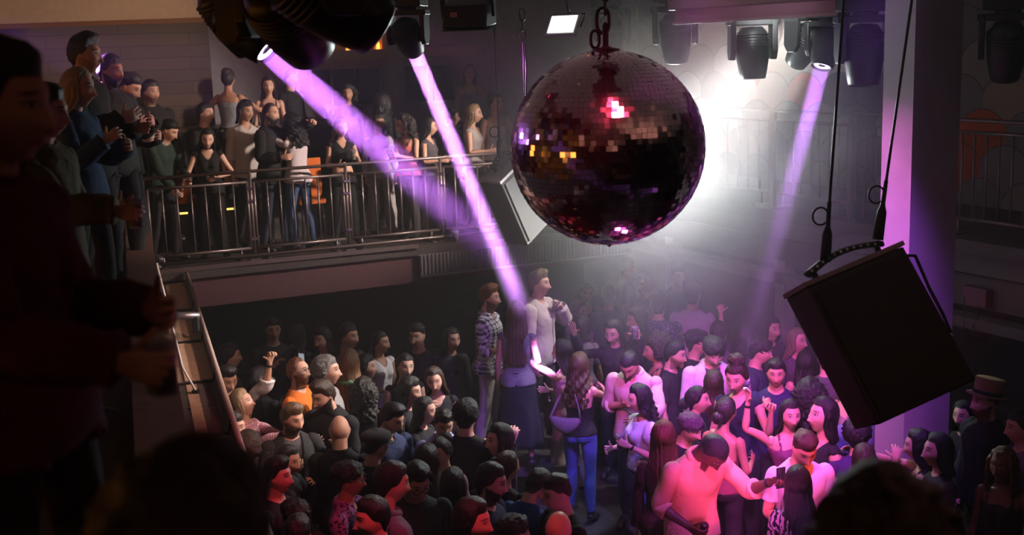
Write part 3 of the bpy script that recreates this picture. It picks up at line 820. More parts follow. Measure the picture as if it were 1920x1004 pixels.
HADJ = {0: 1.015, 1: 0.995, 2: 0.930, 4: 1.090, 5: 1.025, 6: 1.080, 7: 1.040, 8: 1.070, 9: 0.960, 10: 0.990, 11: 1.010, 12: 0.960, 13: 0.995, 14: 1.005, 15: 0.990, 18: 0.945, 20: 0.930, 22: 1.055, 23: 1.090, 24: 1.030, 25: 1.000, 27: 0.970, 28: 0.930, 29: 0.975, 30: 1.015, 31: 0.970, 32: 1.010, 33: 1.015, 34: 0.980, 35: 1.025, 36: 0.930, 37: 0.985, 39: 1.100, 43: 1.030, 44: 1.000, 46: 0.945, 55: 0.985, 57: 0.970, 60: 1.065, 62: 1.045, 64: 1.035, 68: 1.050, 69: 0.995, 71: 1.100, 72: 0.995, 74: 1.010, 75: 1.035, 76: 0.940, 77: 1.100, 78: 0.990, 81: 0.965, 82: 0.995, 83: 0.995, 85: 1.100, 86: 1.005, 87: 1.030, 89: 1.005, 90: 0.965, 91: 1.040, 93: 0.985, 95: 1.020, 96: 1.040, 97: 0.950, 99: 1.000, 100: 0.965}   # statures that keep neighbours apart
def person(px, py, sex, yaw, label, hair_=('short', 'dark'), skin='fair', top=('tee', (.02, .02, .025)), bot=('trousers', (.02, .02, .025)),
           arms=('down', 'down'), head=(0, 0, 0), lean=0, twist=0, tilt=0, curl=(.5, .5), wrist=(None, None), legs=6, h=1.0, floor=0.0, at=None,
           beard=0.0, bigbeard=None, extra=(), group='people on the dance floor', props=(), over=None, hip=0, name='person'):
    T = tpl(sex); M = pose(T, arms, head, lean, twist, tilt, curl, legs, wrist, hip); B = np.stack([M[n] for n in BN])
    bc = skin_apply(T.body, B); zmin = bc[:, 2].min(); hcp = (M['head']@np.append(HC, 1))[:3]
    base = .93 if sex == 'f' else 1.0
    h = HADJ.get(len(PEOPLE), h)
    sc = h*base; Rz_ = Rz(R(yaw))
    hh = (hcp[2]-zmin)*sc
    if at is None: P = atz(px, py, floor+hh)
    elif isinstance(at, tuple) and at[0] == 'y': P = aty(px, py, at[1])
    elif isinstance(at, tuple) and at[0] == 'd': P = atd(px, py, at[1])
    else: P = np.array(at)
    if at is not None:
        hs = (P[2]-floor)/((hcp[2]-zmin)); lo, hi = base*.90, base*1.12
        sc = min(max(hs, lo), hi); floor = P[2]-(hcp[2]-zmin)*sc
    off = Rz_@(np.array([hcp[0], hcp[1], 0])*sc)
    root = empty(name, (P[0]-off[0], P[1]-off[1], floor), R(yaw))
    tag(root, label, 'person', group)
    # lift so that the soles meet the floor
    B = B.copy(); B[:, 2, :] = B[:, 2, :]-zmin*np.array([0, 0, 0, 1.0])[None, :]
    B[:, 2, 3] += .012
    sk = SKIN[skin] if isinstance(skin, str) else skin
    cov = np.full(len(T.co), -1.0)                    # skin well under the clothes lies a little deeper
    for g in (top, bot, over):
        ph_ = getattr(garment(T, g[0]), 'phi', None) if g else None
        if ph_ is not None: cov = np.maximum(cov, ph_)
    bs = Shell(); bs.me = T.body.me; bs.W = T.W; bs.co = T.co-T.N*(.013*sstep(.008, .035, cov))[:, None]
    part_from(bs, 'body', MAT['skin'], sk, root, B, sc, 1-beard)
    st, hc_ = hair_; hc_ = HAIRC[hc_] if isinstance(hc_, str) else hc_
    if st: part_from(hair(T, st), 'hair', MAT['curl'] if 'curl' in st or st == 'afro' else MAT['hair'], hc_, root, B, sc)
    if bigbeard: part_from(hair(T, 'beard'), 'beard', MAT['curl'], HAIRC[bigbeard], root, B, sc)
    def wear(g, nm=None, mat=None):
        k, c = g[0], g[1]; mt = MAT[g[2]] if len(g) > 2 else MAT['plain']
        nm = nm or {'tee': 't_shirt', 'long': 'shirt', 'rolled': 'shirt', 'jacket': 'jacket', 'coat': 'jacket', 'tank': 'tank_top', 'crop': 'crop_top', 'strappy': 'strappy_top', 'strapless': 'strapless_top', 'halterback': 'backless_top', 'puff': 'blouse', 'wide': 'trousers', 'short_skirt': 'skirt', 'dress': 'skirt', 'watchL': 'watch', 'watchR': 'watch', 'braceletL': 'bracelet', 'braceletR': 'bracelet'}.get(k, k)
        return part_from(garment(T, k), nm, mt, c, root, B, sc)
    wear(bot); wear(top)
    if over: wear(over)
    for s in 'LR': part_from(garment(T, 'shoe'+s), 'shoe', MAT['leather'], (.02, .02, .02), root, B, sc)
    for e in extra:
        if e[0] in ('collar', 'hood', 'scarf', 'choker', 'watchL', 'watchR', 'braceletL', 'braceletR'): wear(e)
        elif e[0] in ACC: ACC[e[0]](root, M['head'], zmin, sc, e[1] if len(e) > 1 else None, M)
    Rt = np.eye(4); Rt[:3, :3] = Rz_*sc; Rt[:3, 3] = (root.location.x, root.location.y, floor+(.012-zmin)*sc)
    info = {'px': px, 'py': py, 'k': hcp[2]-zmin, 'hxy': (Rz_@np.array([hcp[0], hcp[1], 0]))[:2], 'h': h, 'base': base, 'free': at is None and floor == 0, 'root': root, 'M': M, 'Rt': Rt, 'T': T, 'sc': sc, 'P': P, 'floor': floor}
    for pr in props: PROPS[pr[1]](info, *hand_at(info, pr[0]), *pr[2:])
    PEOPLE.append(info); return info
def hand_at(info, s):
    """world grip point, finger direction and palm normal of hand s"""
    T, M = info['T'], info['M']; q = 1 if s == 'L' else -1
    d = ADIR[s]; n = np.array([-q*.866, 0, -.5]); j = T.J['hand'+s]
    A = info['Rt']@M['hand'+s]
    g = (A@np.append(j+d*.085+n*.042, 1))[:3]
    return g, A[:3, :3]@d/np.linalg.norm(A[:3, :3]@d), A[:3, :3]@n/np.linalg.norm(A[:3, :3]@n)
ACC = {}; PROPS = {}
def rigid(mb, name, mat, root, Mh, zmin, sc, color=None):
    """a hat or a pair of glasses that moves with the head"""
    V = np.array(mb.v); V = (np.concatenate([V, np.ones((len(V), 1))], 1)@Mh.T)[:, :3]; V[:, 2] += .012-zmin; V *= sc
    mb.v = [tuple(v) for v in V]; o = mb.build(name, mat, root)
    if color: o.color = (*color, 1)
    return o
def acc_glasses(root, Mh, zmin, sc, c, M):
    mb = MB()
    for q in (1, -1):
        cpt = HC+np.array((q*.032, -.104, .013)); ring = [cpt+np.array((.023*math.cos(a), .004*abs(math.cos(a))*0, .019*math.sin(a))) for a in np.linspace(0, 2*math.pi, 17)]
        mb.tube(ring, .0022, 6, False)
        mb.tube([cpt+np.array((q*.023, 0, .004)), HC+np.array((q*.078, -.06, .012)), HC+np.array((q*.08, .01, .010))], .002, 6)
    mb.tube([HC+np.array((-.009, -.106, .016)), HC+np.array((0, -.109, .019)), HC+np.array((.009, -.106, .016))], .002, 6)
    rigid(mb, 'glasses', MAT['black_plastic'], root, Mh, zmin, sc)
ACC['glasses'] = acc_glasses
def acc_cap(root, Mh, zmin, sc, c, M):
    mb = MB(); n = 28; rows = []
    for (r, z, yo) in ((.092, .045, .0), (.103, .062, -.004), (.108, .085, -.010), (.098, .108, -.014), (.07, .126, -.012), (.03, .135, -.008), (.004, .136, -.006)):
        rows.append([HC+np.array((r*.93*math.cos(a), yo+.012+r*1.18*math.sin(a), z+.010*math.sin(a)*(1 if z < .1 else 0))) for a in np.linspace(0, 2*math.pi, n, endpoint=False)])
    V = [p for r_ in rows for p in r_]
    mb.add(V, [(j*n+i, j*n+(i+1) % n, (j+1)*n+(i+1) % n, (j+1)*n+i) for j in range(len(rows)-1) for i in range(n)], True)
    br = []
    for k, (ro, z) in enumerate(((.098, .050), (.155, .030), (.155, .024), (.095, .044))):
        br.append([HC+np.array((min(ro, .112)*.9*math.sin(a), .002-ro*math.cos(a), z)) for a in np.linspace(R(-62), R(62), 14)])
    V = [p for r_ in br for p in r_]; mb.add(V, [(j*14+i, j*14+i+1, ((j+1) % 4)*14+i+1, ((j+1) % 4)*14+i) for j in range(4) for i in range(13)], True)
    rigid(mb, 'flat_cap', MAT['tweed'], root, Mh, zmin, sc)
ACC['cap'] = acc_cap
def acc_hat(root, Mh, zmin, sc, c, M):
    mb = MB(); A = Rx(R(-8))
    prof = [(.136, .052), (.139, .056), (.115, .060), (.098, .066), (.094, .10), (.096, .15), (.100, .175), (.094, .182), (.02, .176)]
    mb.lathe(prof, A@np.diag([.95, 1.12, 1]), HC+np.array((0, .006, .0)), 32)
    o = rigid(mb, 'hat', MAT['hat_felt'], root, Mh, zmin, sc)
    mb = MB(); mb.lathe([(.097, .066), (.0975, .068), (.0965, .092), (.096, .092)], A@np.diag([.96, 1.13, 1]), HC+np.array((0, .006, .0)), 32)
    rigid(mb, 'hat_band', MAT['black_cloth'], root, Mh, zmin, sc)
ACC['hat'] = acc_hat
def acc_scrunchie(root, Mh, zmin, sc, c, M):
    mb = MB(); cpt = HC+np.array((0, .11, -.07))
    mb.tube([cpt+np.array((.036*math.cos(a), .02*math.sin(a), .03*math.sin(a))) for a in np.linspace(0, 2*math.pi, 17)], .012, 8, False)
    rigid(mb, 'scrunchie', MAT['pink_cloth'], root, Mh, zmin, sc)
ACC['scrunchie'] = acc_scrunchie
MAT['black_plastic'] = simple('black_plastic', (.012, .012, .013), .35)
MAT['black_cloth'] = simple('black_cloth', (.012, .012, .014), .9)
MAT['pink_cloth'] = simple('pink_cloth', (.7, .3, .5), .8)
MAT['tweed'] = simple('tweed', (.075, .068, .07), .95, bump=.4, bscale=260, var=.5)
MAT['hat_felt'] = simple('hat_felt', (.22, .15, .07), .9, bump=.3, bscale=120, var=.3)
# ------------------------------------------------------------------ the hall
E_ = np.array([.916, .401, 0]); N_ = np.array([-.401, .916, 0])      # along / behind the rear gallery rail
BR0 = np.array([-3.33, 14.02, 0]); CORN = np.array([1.46, 16.12, 0])
RR0 = np.array([2.52, 14.15, 0]); G_ = np.array([.474, -.88, 0]); MR = np.array([.88, .474, 0])   # right gallery rail, and outwards from the hall
PL0 = np.array([-2.33, 7.75, 0]); PD = np.array([-.302, .953, 0]); PN = np.array([-.953, -.302, 0])  # left parapet: line, depth direction, behind it
DECK = 2.19; RDECK = 2.74; TIER = 3.0; CEIL = 5.36
def z_(p, z): return np.array([p[0], p[1], z])
def slab(pts, z0, z1): mb = MB(); mb.prism([(p[0], p[1], z0) for p in pts], (0, 0, z1-z0)); return mb
def struct(o): o['kind'] = 'structure'; return o
def brickish(name, c1, c2, sx, sz, axis, rough=.7, mortar=(.01, .01, .01), bump=.3):
    """planks or blocks along a wall; axis = horizontal direction of the wall"""
    m, nt, b = nmat(name); g = NN(nt, 'ShaderNodeNewGeometry'); sp = NN(nt, 'ShaderNodeSeparateXYZ'); nt.links.new(g.outputs['Position'], sp.inputs[0])
    u = M_(nt, 'ADD', M_(nt, 'MULTIPLY', sp.outputs[0], float(axis[0])), M_(nt, 'MULTIPLY', sp.outputs[1], float(axis[1])))
    cb = NN(nt, 'ShaderNodeCombineXYZ'); nt.links.new(u, cb.inputs[0]); nt.links.new(sp.outputs[2], cb.inputs[1])
    br = NN(nt, 'ShaderNodeTexBrick'); nt.links.new(cb.outputs[0], br.inputs['Vector'])
    br.inputs['Scale'].default_value = 1; br.inputs['Brick Width'].default_value = sx; br.inputs['Row Height'].default_value = sz
    br.inputs['Mortar Size'].default_value = .006; br.inputs['Color1'].default_value = (*c1, 1); br.inputs['Color2'].default_value = (*c2, 1); br.inputs['Mortar'].default_value = (*mortar, 1)
    mp = NN(nt, 'ShaderNodeMapping'); mp.inputs['Scale'].default_value = (2, 60, 1); nt.links.new(cb.outputs[0], mp.inputs[0])
    no = NN(nt, 'ShaderNodeTexNoise'); no.inputs['Scale'].default_value = 1; no.inputs['Detail'].default_value = 5; nt.links.new(mp.outputs[0], no.inputs['Vector'])
    col = mixc(nt, M_(nt, 'MULTIPLY', no.outputs['Fac'], .7), br.outputs['Color'], mixc(nt, .6, br.outputs['Color'], (0, 0, 0)))
    nt.links.new(col, b.inputs['Base Color']); b.inputs['Roughness'].default_value = rough
    bp = NN(nt, 'ShaderNodeBump'); bp.inputs['Strength'].default_value = bump; bp.inputs['Distance'].default_value = .01
    nt.links.new(M_(nt, 'SUBTRACT', no.outputs['Fac'], br.outputs['Fac']), bp.inputs['Height']); nt.links.new(bp.outputs['Normal'], b.inputs['Normal'])
    return m
def scales_mat():
    """painted mural of overlapping round-topped scales"""
    m, nt, b = nmat('scale_mural'); g = NN(nt, 'ShaderNodeNewGeometry'); sp = NN(nt, 'ShaderNodeSeparateXYZ'); nt.links.new(g.outputs['Position'], sp.inputs[0])
    u = M_(nt, 'ADD', M_(nt, 'MULTIPLY', sp.outputs[0], float(-G_[0])), M_(nt, 'MULTIPLY', sp.outputs[1], float(-G_[1])))
    W, H = .62, .37
    u = M_(nt, 'DIVIDE', M_(nt, 'ADD', u, 40.07), W); v = M_(nt, 'DIVIDE', M_(nt, 'SUBTRACT', sp.outputs[2], .10), H)
    k = M_(nt, 'FLOOR', v); fv = M_(nt, 'SUBTRACT', v, k)
    def cell(row):
        sh = M_(nt, 'MULTIPLY', M_(nt, 'FLOORED_MODULO', row, 2), .5); us = M_(nt, 'ADD', u, sh); i = M_(nt, 'FLOOR', us)
        cb = NN(nt, 'ShaderNodeCombineXYZ'); nt.links.new(i, cb.inputs[0]); nt.links.new(row, cb.inputs[1])
        wn = NN(nt, 'ShaderNodeTexWhiteNoise'); wn.noise_dimensions = '2D'; nt.links.new(cb.outputs[0], wn.inputs['Vector'])
        rp = NN(nt, 'ShaderNodeValToRGB'); rp.color_ramp.interpolation = 'CONSTANT'; e = rp.color_ramp.elements
        cols = [(0, (.26, .25, .25)), (.30, (.33, .31, .29)), (.52, (.40, .33, .27)), (.68, (.20, .19, .20)), (.80, (.46, .42, .38)), (.91, (.62, .12, .04)), (.945, (.30, .27, .30))]
        e[0].position, e[0].color = 0, (*cols[0][1], 1); e[1].position, e[1].color = cols[1][0], (*cols[1][1], 1)
        for p, c in cols[2:]: q = e.new(p); q.color = (*c, 1)
        nt.links.new(wn.outputs['Value'], rp.inputs[0])
        return M_(nt, 'SUBTRACT', M_(nt, 'SUBTRACT', us, i), .5), rp.outputs['Color']
    du, c0 = cell(k); _, c1 = cell(M_(nt, 'ADD', k, 1))
    rr = M_(nt, 'SQRT', M_(nt, 'ADD', M_(nt, 'POWER', M_(nt, 'MULTIPLY', M_(nt, 'ABSOLUTE', du), W), 2), M_(nt, 'POWER', M_(nt, 'MULTIPLY', fv, H), 2)))
    ins = M_(nt, 'LESS_THAN', rr, W/2*1.14); edge = M_(nt, 'LESS_THAN', M_(nt, 'ABSOLUTE', M_(nt, 'SUBTRACT', rr, W/2*1.14)), .009)
    col = mixc(nt, ins, c1, c0); col = mixc(nt, M_(nt, 'MULTIPLY', edge, .6), col, (.08, .08, .09))
    nt.links.new(col, b.inputs['Base Color']); b.inputs['Roughness'].default_value = .75
    return m
MAT['black_metal'] = simple('black_metal', (.014, .014, .016), .42, .3)
MAT['matte_black'] = simple('matte_black', (.010, .010, .011), .7)
MAT['grey_metal'] = simple('grey_metal', (.30, .28, .29), .38, .85)
MAT['rail_metal'] = simple('rail_metal', (.22, .17, .17), .42, .75, var=.25, bscale=30)
MAT['chrome'] = simple('chrome', (.8, .8, .82), .12, 1.0)
MAT['steel_cable'] = simple('steel_cable', (.05, .05, .055), .5, .6)
MAT['beige'] = simple('beige_plaster', (.52, .42, .34), .85, bump=.15, bscale=14, var=.15)
MAT['ceil'] = simple('ceiling_plaster', (.40, .31, .28), .9, bump=.2, bscale=8, var=.25)
MAT['dark_wall'] = simple('dark_wall_paint', (.035, .033, .036), .85, bump=.2, bscale=12, var=.35)
MAT['grey_wall'] = simple('grey_wall_paint', (.40, .37, .39), .85, bump=.2, bscale=9, var=.2)
MAT['dim_wall'] = simple('dim_wall_paint', (.11, .105, .11), .8, var=.2)
MAT['fascia'] = simple('fascia_paint', (.085, .030, .040), .7, bump=.25, bscale=10, var=.35)
MAT['deck'] = simple('gallery_deck', (.055, .045, .045), .55, bump=.35, bscale=22, var=.5)
MAT['floor'] = simple('dance_floor', (.045, .04, .042), .4, bump=.3, bscale=16, var=.5)
MAT['planks'] = brickish('wood_planks', (.11, .058, .032), (.065, .036, .022), 1.9, .17, E_, .65)
MAT['mural'] = scales_mat()
MAT['pillar'] = simple('pillar_paint', (.30, .27, .29), .8, bump=.12, bscale=7, var=.12)
MAT['gutter'] = simple('gutter_board', (.40, .26, .17), .6, bump=.3, bscale=18, var=.35)
MAT['vent'] = simple('vent_grille', (.10, .085, .085), .55, .2)
MAT['screen'] = simple('screen_cloth', (.62, .48, .55), .8)
MAT['white_plastic'] = simple('white_plastic', (.7, .68, .66), .5)
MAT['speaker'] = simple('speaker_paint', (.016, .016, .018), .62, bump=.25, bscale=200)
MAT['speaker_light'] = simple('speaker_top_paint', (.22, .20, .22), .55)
MAT['orange_fabric'] = simple('orange_fabric', (.75, .16, .02), .7)
MAT['amber'] = simple('amber_glow', (.8, .35, .06), .5, emit=(1, .36, .05), estr=3.0)
MAT['amber_soft'] = simple('amber_panel', (.55, .16, .03), .6, emit=(1, .22, .03), estr=.16)
MAT['gold_led'] = simple('gold_led', (.9, .6, .2), .5, emit=(1, .55, .12), estr=2.2)
MAT['lens_on'] = simple('lens_lit', (.9, .6, 1), .2, emit=(.85, .5, 1.0), estr=22.0)
MAT['lens_off'] = simple('lens_glass', (.05, .05, .06), .08, spec=.8)
MAT['bag'] = simple('lilac_cloth', (.20, .14, .19), .8, bump=.3, bscale=30, var=.2)
MAT['lamp_white'] = simple('lamp_white', (.9, .9, .9), .4, emit=(.92, 1, .97), estr=1.6)
MAT['green_led'] = simple('green_display', (.4, .5, .1), .4, emit=(.6, .8, .2), estr=.9)

# --- shell
bl = BR0-E_*4.6; br_ = CORN
o = slab([(-14, -5.5), (9.5, -5.5), (9.5, 24), (-14, 24)], -.1, 0).build('floor', MAT['floor']); struct(o)
o = slab([(-14, -5.5), (9.5, -5.5), (9.5, 24), (-14, 24)], CEIL, CEIL+.1).build('ceiling', MAT['ceil']); struct(o)
LIP = .30
gd = [BR0-E_*1.0-N_*LIP, CORN-N_*LIP, CORN+N_*4.0+E_*2, BR0-E_*6+N_*4.0, BR0-E_*6+N_*.3]
o = slab(gd, DECK-.10, DECK).build('floor_gallery', MAT['deck']); struct(o)
st_ = [BR0-E_*6+N_*1.45, CORN+N_*1.45, CORN+N_*4.0+E_*2, BR0-E_*6+N_*4.0]
o = slab(st_, DECK, DECK+.48).build('floor_gallery_step', MAT['deck']); struct(o)
# rear gallery fascia, and the ribbed strip with its bright lower lip on the right half
a0, a1 = BR0-E_*1.0-N_*(LIP-.05), CORN-N_*(LIP-.05)
mb = MB(); mb.prism([z_(a0, 1.74), z_(a1, 1.74), z_(a1, DECK-.10), z_(a0, DECK-.10)], N_*.25); struct(mb.build('trim_1', MAT['fascia']))
f0 = online(785, 500, BR0, CORN, -LIP); f1 = CORN-N_*LIP
ribs = MB(); d01 = (f1-f0)*np.array([1, 1, 0]); L01 = np.linalg.norm(d01); d01 /= L01
ribs.prism([z_(f0, 1.84), z_(f1, 1.84), z_(f1, 2.09), z_(f0, 2.09)], -N_*.02)
for k in range(int(L01/.05)): ribs.box(z_(f0+d01*(.03+k*.05)-N_*.03, 1.965), (.018, .02, .25), np.stack([d01, N_, [0, 0, 1]], 1))
struct(ribs.build('trim_2', MAT['speaker_light']))
lip = MB(); lip.beam(z_(f0-N_*.03, 1.83), z_(f1-N_*.03, 1.83), .05, .03); struct(lip.build('trim_3', MAT['grey_metal']))
mb = MB(); mb.beam(z_(BR0-E_*1.0-N_*(LIP-.02), DECK+.02), z_(f0-N_*.02, DECK+.02), .04, .05); struct(mb.build('trim_4', MAT['rail_metal']))
# rear gallery back wall: planks on the left, grey behind the bar on the right
BW = 4.0
w0, w1, w2 = BR0-E_*7+N_*3.4, BR0+E_*.55+N_*3.4, CORN+E_*5+N_*BW
mb = MB(); mb.prism([z_(w0, 0), z_(w1, 0), z_(w1, CEIL), z_(w0, CEIL)], N_*.1); struct(mb.build('wall_back_planks', MAT['planks']))
mb = MB(); mb.prism([z_(w1+N_*.6, 0), z_(w2, 0), z_(w2, CEIL), z_(w1+N_*.6, CEIL)], N_*.1); struct(mb.build('wall_back', MAT['grey_wall']))
# under the rear gallery
u0, u1 = BR0-E_*6+N_*3.0, CORN+E_*1+N_*3.0
mb = MB(); mb.prism([z_(u0, 0), z_(u1, 0), z_(u1, DECK-.1), z_(u0, DECK-.1)], N_*.1); struct(mb.build('wall_under_gallery', MAT['dark_wall']))
# right gallery
rr_a, rr_b = CORN, RR0+G_*9.5
rd = [CORN-MR*.18, rr_b-MR*.18, rr_b+MR*3, CORN+MR*3]
o = slab(rd, RDECK-.12, RDECK).build('floor_right_gallery', MAT['deck']); struct(o)
for i, (zz, hh, oo, mt) in enumerate(((RDECK-.22, .20, .10, 'dim_wall'), (RDECK-.50, .30, .02, 'dim_wall'), (RDECK-.78, .10, .14, 'dim_wall'))):
    mb = MB(); p, q = CORN-MR*oo, rr_b-MR*oo
    mb.prism([z_(p, zz-hh/2), z_(q, zz-hh/2), z_(q, zz+hh/2), z_(p, zz+hh/2)], MR*.2); struct(mb.build('trim_%d' % (5+i), MAT[mt]))
mb = MB(); p, q = CORN+MR*1.55+N_*2, rr_b+MR*1.55; mb.prism([z_(p, RDECK), z_(q, RDECK), z_(q, CEIL), z_(p, CEIL)], MR*.1); struct(mb.build('wall_right', MAT['mural']))
mb = MB(); p, q = CORN+MR*.6, rr_b+MR*.6; mb.prism([z_(p, 0), z_(q, 0), z_(q, RDECK-.12), z_(p, RDECK-.12)], MR*.1); struct(mb.build('wall_right_lower', MAT['dark_wall']))
for k in range(5):
    p = CORN+G_*(1.2+2.1*k); mb = MB(); mb.box(z_(p+MR*.05, (RDECK-.6)/2+.2), (.16, .16, RDECK-1.0), np.stack([G_, MR, [0, 0, 1]], 1)); struct(mb.build('trim_%d' % (8+k), MAT['grey_wall']))
# pillar
pc = np.array([3.03, 9.0, 0]); mb = MB(); mb.prism([z_(pc, 0), z_(pc+E_*.46, 0), z_(pc+E_*.46+N_*.33, 0), z_(pc+N_*.33, 0)], (0, 0, CEIL)); struct(mb.build('wall_pillar', MAT['pillar']))
# left gallery: tier, parapet, ledge with grilles
pl_far = PL0+PD*5.75; pl_near = PL0-PD*7.5
o = slab([pl_near+PN*.12, pl_far+PN*.12, pl_far+PN*4.6, pl_near+PN*4.6], TIER-.12, TIER).build('floor_left_gallery', MAT['matte_black']); struct(o)
mb = MB(); mb.prism([z_(pl_near, .0), z_(pl_far, .0), z_(pl_far, 3.12), z_(pl_near, 3.12)], PN*.08); struct(mb.build('wall_parapet', MAT['dark_wall']))
mb = MB(); mb.beam(z_(pl_near+PN*.09, 3.16), z_(pl_far+PN*.09, 3.16), .20, .06); mb.beam(z_(pl_near+PN*.02, 3.11), z_(pl_far+PN*.02, 3.11), .03, .04); struct(mb.build('trim_13', simple('parapet_cap_wood', (.13, .075, .055), .5, bump=.3, bscale=20, var=.4)))
g0, g1 = PL0-PD*4.5, pl_far+PD*.15; GW = .40
o = slab([g0, g1, g1-PN*GW, g0-PN*GW], 2.02, 2.07).build('trim_14', MAT['gutter']); struct(o)
mb = MB(); mb.tube([z_(g0-PN*(GW+.01), 2.17), z_(g1-PN*(GW+.01), 2.17)], .022, 10); mb.prism([z_(g0-PN*GW, 2.02), z_(g1-PN*GW, 2.02), z_(g1-PN*GW, 2.17), z_(g0-PN*GW, 2.17)], -PN*.02); struct(mb.build('trim_15', simple('ledge_lip', (.46, .33, .28), .5, var=.2)))
# left and rear walls
lw = PL0+PN*4.6
mb = MB(); mb.prism([z_(lw-PD*14, 0), z_(lw+PD*14, 0), z_(lw+PD*14, CEIL), z_(lw-PD*14, CEIL)], PN*.1); struct(mb.build('wall_left', MAT['planks']))
mb = MB(); mb.box((0, -4.6, CEIL/2), (20, .1, CEIL)); struct(mb.build('wall_rear', MAT['dark_wall']))
mb = MB(); mb.prism([(9.2, -4.6, 0), (9.2, 14, 0), (9.2, 14, CEIL), (9.2, -4.6, CEIL)], (.1, 0, 0)); struct(mb.build('wall_far_right', MAT['dark_wall']))
# the two steps the photograph is taken from
o = slab([(-.95, -4.5), (6, -4.5), (6, .75), (-.95, .75)], 2.9, 3.02).build('floor_camera_tier', MAT['matte_black']); struct(o)
o = slab([(-.95, .75), (6, .75), (6, 2.35), (-.95, 2.35)], 2.05, 2.2).build('floor_front_tier', MAT['matte_black']); struct(o)
# soffit over the plank wall
s1 = atd(404, 26, 13.0); s0 = atd(-250, 34, 13.0)
mb = MB(); sz = 5.02; sd = (s1-s0)*np.array([1, 1, 0]); mb.prism([z_(s0, sz), z_(s1, sz), z_(s1, CEIL), z_(s0, CEIL)], N_*1.2); struct(mb.build('trim_16', MAT['beige']))
mb = MB(); mb.beam(z_(s0, sz-.025), z_(s1, sz-.025), .06, .05); struct(mb.build('trim_17', simple('soffit_wood', (.20, .10, .05), .6)))
# pale beam and posts over the bar
def onwall(px, py, back): return online(px, py, BR0, CORN, back)
b0, b1 = onwall(600, 103, BW-.45), onwall(890, 95, BW-.45)
mb = MB(); zb = (b0[2]+b1[2])/2; mb.beam(z_(b0, zb), z_(b1, zb), .25, .13); struct(mb.build('trim_18', MAT['beige']))
for i, px in enumerate((733, 566)):
    p = onwall(px, 100, BW-.6); mb = MB(); mb.box(z_(p, (DECK+CEIL)/2), (.20, .2, CEIL-DECK), np.stack([E_, N_, [0, 0, 1]], 1)); struct(mb.build('trim_%d' % (19+i), MAT['grey_wall']))
mb = MB()
for px in (598, 645, 690, 780, 830):
    p = onwall(px, 150, BW-.15); mb.box(z_(p, 4.05), (.34, .05, .55), np.stack([E_, N_, [0, 0, 1]], 1))
struct(mb.build('trim_21', MAT['dark_wall']))

# --- ledge grilles and dividers on the left gallery
for k in range(7):
    t = -3.6+k*1.42; c = z_(PL0+PD*t-PN*GW/2, 2.075); fr = np.stack([PN, PD, [0, 0, 1]], 1)
    root = empty('ledge_grille' if k < 4 else 'ledge_tray', c); tag(root, ['ribbed ledge grille closest to the camera beside the parapet', 'ribbed ledge grille behind the closest one along the parapet', 'ribbed ledge grille lit pink between two dark dividers', 'ribbed ledge grille under the hanging cord of the parapet', 'plain tan ledge panel in the middle of the left ledge', 'plain tan ledge panel next to last before the rear gallery', 'plain tan ledge panel at the far end of the ledge by the rear gallery'][k], 'grille' if k < 4 else 'ledge', 'sections of the ledge of the left gallery')
    mb = MB(); mb.box((0, 0, .004), (.36, 1.36, .012), fr); mb.build('panel', MAT['vent'] if k < 4 else MAT['gutter'], root)
    mb = MB()
    for j in range(44):
        if abs(j-21.5) < 1 or k > 3: continue
        mb.box(tuple(fr@np.array((0, -.65+j*.03, .015))), (.30, .010, .014), fr)
    mb.build('slats', MAT['vent'], root) if k < 4 else None
    mb = MB(); mb.box((0, 0, .02), (.08, 1.3, .012), fr); mb.build('centre_strip', MAT['gutter'], root)
    mb = MB(); e = -PD*.69; mb.tube([e+PN*.19+[0, 0, .11], e+PN*.17+[0, 0, .02], e-PN*.17+[0, 0, .02], e-PN*.2+[0, 0, .11]], .012, 8); mb.build('divider', MAT['black_metal'], root)

# --- railings
def tubes(name, mat, segs, r, parent): 
    mb = MB()
    for a, b in segs: mb.tube([a, b], r, 8)
    return mb.build(name, mat, parent)
def barrier(root, p, q, ztop, zbot, zfoot, nb, off=0):
    """one barrier panel between two ground points: frame, bars, feet"""
    c = np.array(root.location); p = np.array(p)*[1, 1, 0]; q = np.array(q)*[1, 1, 0]
    L = lambda v, z: z_(v, z)-c
    d = (q-p); w = np.linalg.norm(d); d /= w
    mb = MB()
    for a, b in ((L(p, ztop), L(q, ztop)), (L(p, zbot), L(q, zbot)), (L(p, zbot), L(p, ztop)), (L(q, zbot), L(q, ztop))): mb.tube([a, b], .017, 8)
    mb.build('frame', MAT['rail_metal'], root)
    for k in range(1, nb):
        v = p+d*w*k/nb; mb = MB(); mb.tube([L(v, zbot), L(v, ztop)], .0105, 7); mb.build('bar', MAT['rail_metal'], root)
    for v in (p+d*.12, q-d*.12):
        mb = MB(); n = np.array([-d[1], d[0], 0]); mb.tube([L(v-n*.0, zbot), L(v, zfoot+.02)], .014, 7); mb.box(L(v, zfoot+.012), (.05, .26, .02), np.stack([d, n, [0, 0, 1]], 1)); mb.build('foot', MAT['rail_metal'], root)
posts = [online(px, 400, BR0, CORN)*[1, 1, 0] for px in (300, 473, 652, 829, 985)]
posts = posts+[CORN-E_*.75]
posts[0] = posts[1]-E_*1.22
names = ['section of rear gallery barrier in front of the man in the green jumper', 'section of rear gallery barrier in front of the hugging couple', 'section of rear gallery barrier below the woman in the black crop top', 'section of rear gallery barrier crossed by the thicker purple beam', 'section of rear gallery barrier hidden behind the hanging mirror ball']
